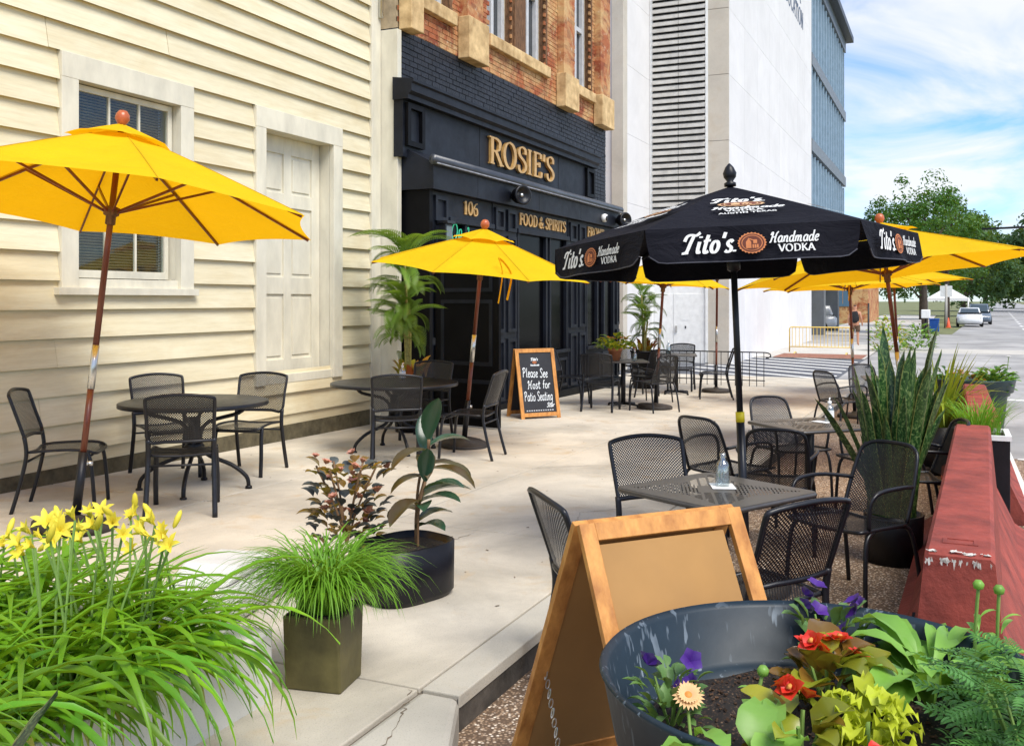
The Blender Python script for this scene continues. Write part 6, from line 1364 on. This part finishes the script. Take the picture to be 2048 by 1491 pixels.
# cars
TYRE = simple('tyre', (.015, .015, .015), .8); CGL = glassy('car_glass', (.05, .07, .08), .05); LAMP = simple('head_lamp', (.7, .7, .68), .2)
def car(label, x, y, rz, c, suv=False):
    t = thing('parked_car', label, 'car', (x, y, gz(60) + LANE), rz, 'cars along the street'); h = 1.68 if suv else 1.43; m = simple('car_paint_%02d' % int(100 * sum(c)), c, .25, .08, 3, spec=.6, coat=.6)
    def loft(secs, name, mm):
        n = len(secs[0][1]); mb = MB(); vs_ = [(xx, yy, zz) for xx, ring in secs for yy, zz in ring]
        mb.add(vs_, [tuple(range(n)), tuple(range(len(vs_) - 1, len(vs_) - n - 1, -1))] + [(i * n + j, (i + 1) * n + j, (i + 1) * n + (j + 1) % n, i * n + (j + 1) % n) for i in range(len(secs) - 1) for j in range(n)], True); return mb.build(name, mm, t)
    def ring(w, z0, z1): return [(-w * .92, z0), (-w, z0 + .12), (-w, (z0 + z1) / 2), (-w * .93, z1), (w * .93, z1), (w, (z0 + z1) / 2), (w, z0 + .12), (w * .92, z0)]
    loft([(2.22, ring(.62, .32, .60)), (2.12, ring(.82, .25, .72)), (1.3, ring(.90, .2, .92)), (.7, ring(.9, .2, .97)), (-1.5, ring(.9, .2, 1.0)), (-2.05, ring(.86, .25, .96)), (-2.2, ring(.72, .35, .85))], 'body', m)
    g0, g1 = (-2.0, -1.75) if suv else (-1.75, -1.05)
    loft([(1.05, ring(.80, .94, .96)), (.25, ring(.72, .94, h - .05)), (-.3, ring(.70, .94, h)), (g1, ring(.70, .94, h - .04)), (g0, ring(.78, .94, .98))], 'cabin', m)
    MB().add([(1.03, -.66, .97), (1.03, .66, .97), (.30, .58, h - .10), (.30, -.58, h - .10)], [(0, 1, 2, 3)]).xf(Matrix.Translation((.035, 0, .03))).build('windscreen', CGL, t)
    for s in (-1, 1): MB().add([(.85, s * .815, 1.0), (-1.35, s * .81, 1.02), (-1.05, s * .735, h - .12), (.28, s * .735, h - .12)], [(0, 1, 2, 3)]).build('side_window', CGL, t); MB().box(2.08, 2.17, s * .62 - .14, s * .62 + .14, .60, .70).build('headlight', LAMP, t)
    MB().box(2.16, 2.20, -.35, .35, .36, .50).build('grille', IRON, t)
    for xx in (1.35, -1.35):
        for s in (-1, 1): w = MB().lathe([(0, -.1), (.28, -.1), (.32, -.06), (.32, .06), (.28, .1), (0, .1)], 16).xf(Matrix.Translation((xx, s * .82, .32)) @ Matrix.Rotation(R(90), 4, 'X')).build('wheel', TYRE, t); MB().lathe([(0, .005), (.19, .0), (.2, -.01)], 12).xf(Matrix.Translation((xx, s * .925, .32)) @ Matrix.Rotation(R(-90 * s), 4, 'X')).build('rim', STEEL, w)
car('white car parked nearest in front of the white tent', 82, -1.35, R(180), (.75, .76, .77)); car('blue-grey car parked behind the white car', 90, -2.2, R(180), (.10, .13, .17), True)
car('dark car at the right edge of the road', 78, -7.6, R(176), (.03, .032, .035), True); car('grey car far along the road', 150, -12.2, R(180), (.2, .2, .22))
car('silver car parked behind the yellow barrier', 66, 8.8, R(90), (.5, .5, .5), True); car('dark car parked next to the silver car', 71, 9.6, R(95), (.06, .07, .09))
# bin, cone, posts, mail box
bn = thing('blue_bin', 'blue recycling bin on the far corner', 'bin', (66.5, .9, gz(60) + LANE + .02)); MB().prism([(-.25, 0), (.25, 0), (.33, .75), (-.33, .75)], 1, -.28, .28).build('body', simple('blue_plastic', (.02, .10, .42), .5), bn, bevel=.03); MB().box(-.35, .35, -.31, .31, .75, .82).build('lid', simple('blue_plastic', (.02, .10, .42)), bn, bevel=.02)
tc = thing('traffic_cone', 'orange traffic cone at the foot of the white post', 'cone', (76, .1, gz(60) + LANE + .02)); MB().box(-.2, .2, -.2, .2, 0, .03).build('base', ORNG, tc); MB().lathe([(.15, .03), (.03, .72), (0, .72)], 14).build('cone', simple('cone_orange', (.75, .10, .03), .5), tc)
wp_ = thing('white_post', 'pale post with sign standing before the tent', 'post', (76.5, .25, gz(60) + LANE + .02)); MB().tube([(0, 0, 0), (0, 0, 3.1)], .09, 8).build('pole', LOTC, wp_); MB().box(-.05, -.02, -.4, .4, 2.2, 3.0).build('sign', WHITEP, wp_)
mx = thing('mail_box', 'small white box on a black post at the corner', 'mail box', (55.0, 1.15, gz(60) + LANE)); MB().tube([(0, 0, 0), (0, 0, 1.1)], .05, 6).build('post', IRON, mx); MB().box(-.25, .25, -.22, .22, 1.05, 1.5).build('box', WHITEP, mx, bevel=.04); MB().box(-.15, .15, -.15, .15, 0, .18).build('foot', IRON, mx)
for i, (x, y, h, lb) in enumerate(((118, -13.5, 4.4, 'lamp post left of three beside the far road'), (125, -15.2, 7.2, 'tallest of three lamp posts beside the far road'), (122, -15.6, 4.8, 'lamp post right of three beside the far road'))):
    lp = thing('lamp_post', lb, 'lamp post', (x, y, gz(60) + LANE), 0, 'far lamp posts'); MB().tube([(0, 0, 0), (0, 0, h)], .09, 6).build('pole', STEEL, lp); MB().tube([(0, 0, h), (0, .6, h + .1)], .06, 6).box(-.12, .12, .4, .9, h + .05, h + .18).build('head', STEEL, lp)
ma = thing('signal_arm', 'dark signal mast arm reaching in from the right edge', 'mast arm', (52, -9, gz(60) + LANE)); MB().tube([(0, 0, 0), (0, 0, 5.9)], .13, 8).build('mast', IRON2, ma); MB().tube([(0, 0, 5.5), (0, 3.5, 5.5), (0, 7.6, 5.4)], [.09, .07, .05], 8).build('arm', IRON2, ma)
bp_ = thing('black_post', 'thin black post between the umbrella poles on the drive', 'post', G(1737, 735, LANE)); MB().tube([(0, 0, 0), (0, 0, 1.9)], .028, 8).lathe([(0, 0), (.1, 0), (.1, .03), (.03, .04)], 12).build('pole', IRON, bp_)
# person behind the crowd barrier
pe = thing('person', 'person in a black tank top standing behind the yellow barrier', 'person', (44.6, 3.75, gz(44) + LANE + .02), R(-10))
def skin(name, V, E, m, root=0, sub=2):
    me = bpy.data.meshes.new(name); me.from_pydata([v[:3] for v in V], E, []); o = bpy.data.objects.new(name, me); col.objects.link(o); o.parent = pe
    md = o.modifiers.new('skin', 'SKIN'); md.use_smooth_shade = True
    for i, v in enumerate(V): sv = me.skin_vertices[0].data[i]; sv.radius = (v[3], v[4] if len(v) > 4 else v[3]); sv.use_root = i == root
    o.modifiers.new('sub', 'SUBSURF').levels = sub; o.modifiers['sub'].render_levels = sub
    me.materials.append(m); return o
SKN = simple('skin_tone', (.48, .23, .14), .55, .1)
V = [(0, 0, .98, .13, .16), (0, 0, 1.18, .11, .14), (0, 0, 1.40, .11, .19), (0, 0, 1.52, .055), (.02, 0, 1.60, .075), (.02, 0, 1.70, .085), (.01, 0, 1.77, .06),
     (0, .19, 1.43, .055), (-.02, .27, 1.18, .042), (.08, .28, .95, .033), (.13, .27, .86, .035), (0, -.19, 1.43, .055), (-.02, -.27, 1.18, .042), (.08, -.28, .95, .033), (.13, -.27, .86, .035),
     (0, .10, .90, .09), (.02, .11, .50, .06), (-.01, .12, .10, .045), (.10, .13, .04, .035), (0, -.10, .90, .09), (.02, -.11, .50, .06), (-.01, -.12, .10, .045), (.10, -.13, .04, .035)]
E = [(0, 1), (1, 2), (2, 3), (3, 4), (4, 5), (5, 6), (2, 7), (7, 8), (8, 9), (9, 10), (2, 11), (11, 12), (12, 13), (13, 14), (0, 15), (15, 16), (16, 17), (17, 18), (0, 19), (19, 20), (20, 21), (21, 22)]
skin('body', V, E, SKN)
skin('tank_top', [(0, 0, .94, .19, .19), (0, 0, 1.18, .18, .18), (0, 0, 1.38, .20, .20), (0, .12, 1.50, .07, .06), (0, -.12, 1.50, .07, .06)], [(0, 1), (1, 2), (2, 3), (2, 4)], simple('black_jersey', (.012, .012, .014), .8))
skin('shorts', [(0, 0, .96, .15, .17), (0, .11, .84, .115), (.01, .12, .58, .105), (0, -.11, .84, .115), (.01, -.12, .58, .105)], [(0, 1), (1, 2), (0, 3), (3, 4)], simple('brown_cotton', (.10, .06, .035), .85))
skin('hair', [(-.005, 0, 1.70, .08), (-.01, 0, 1.765, .078)], [(0, 1)], simple('dark_hair', (.03, .018, .01), .6))
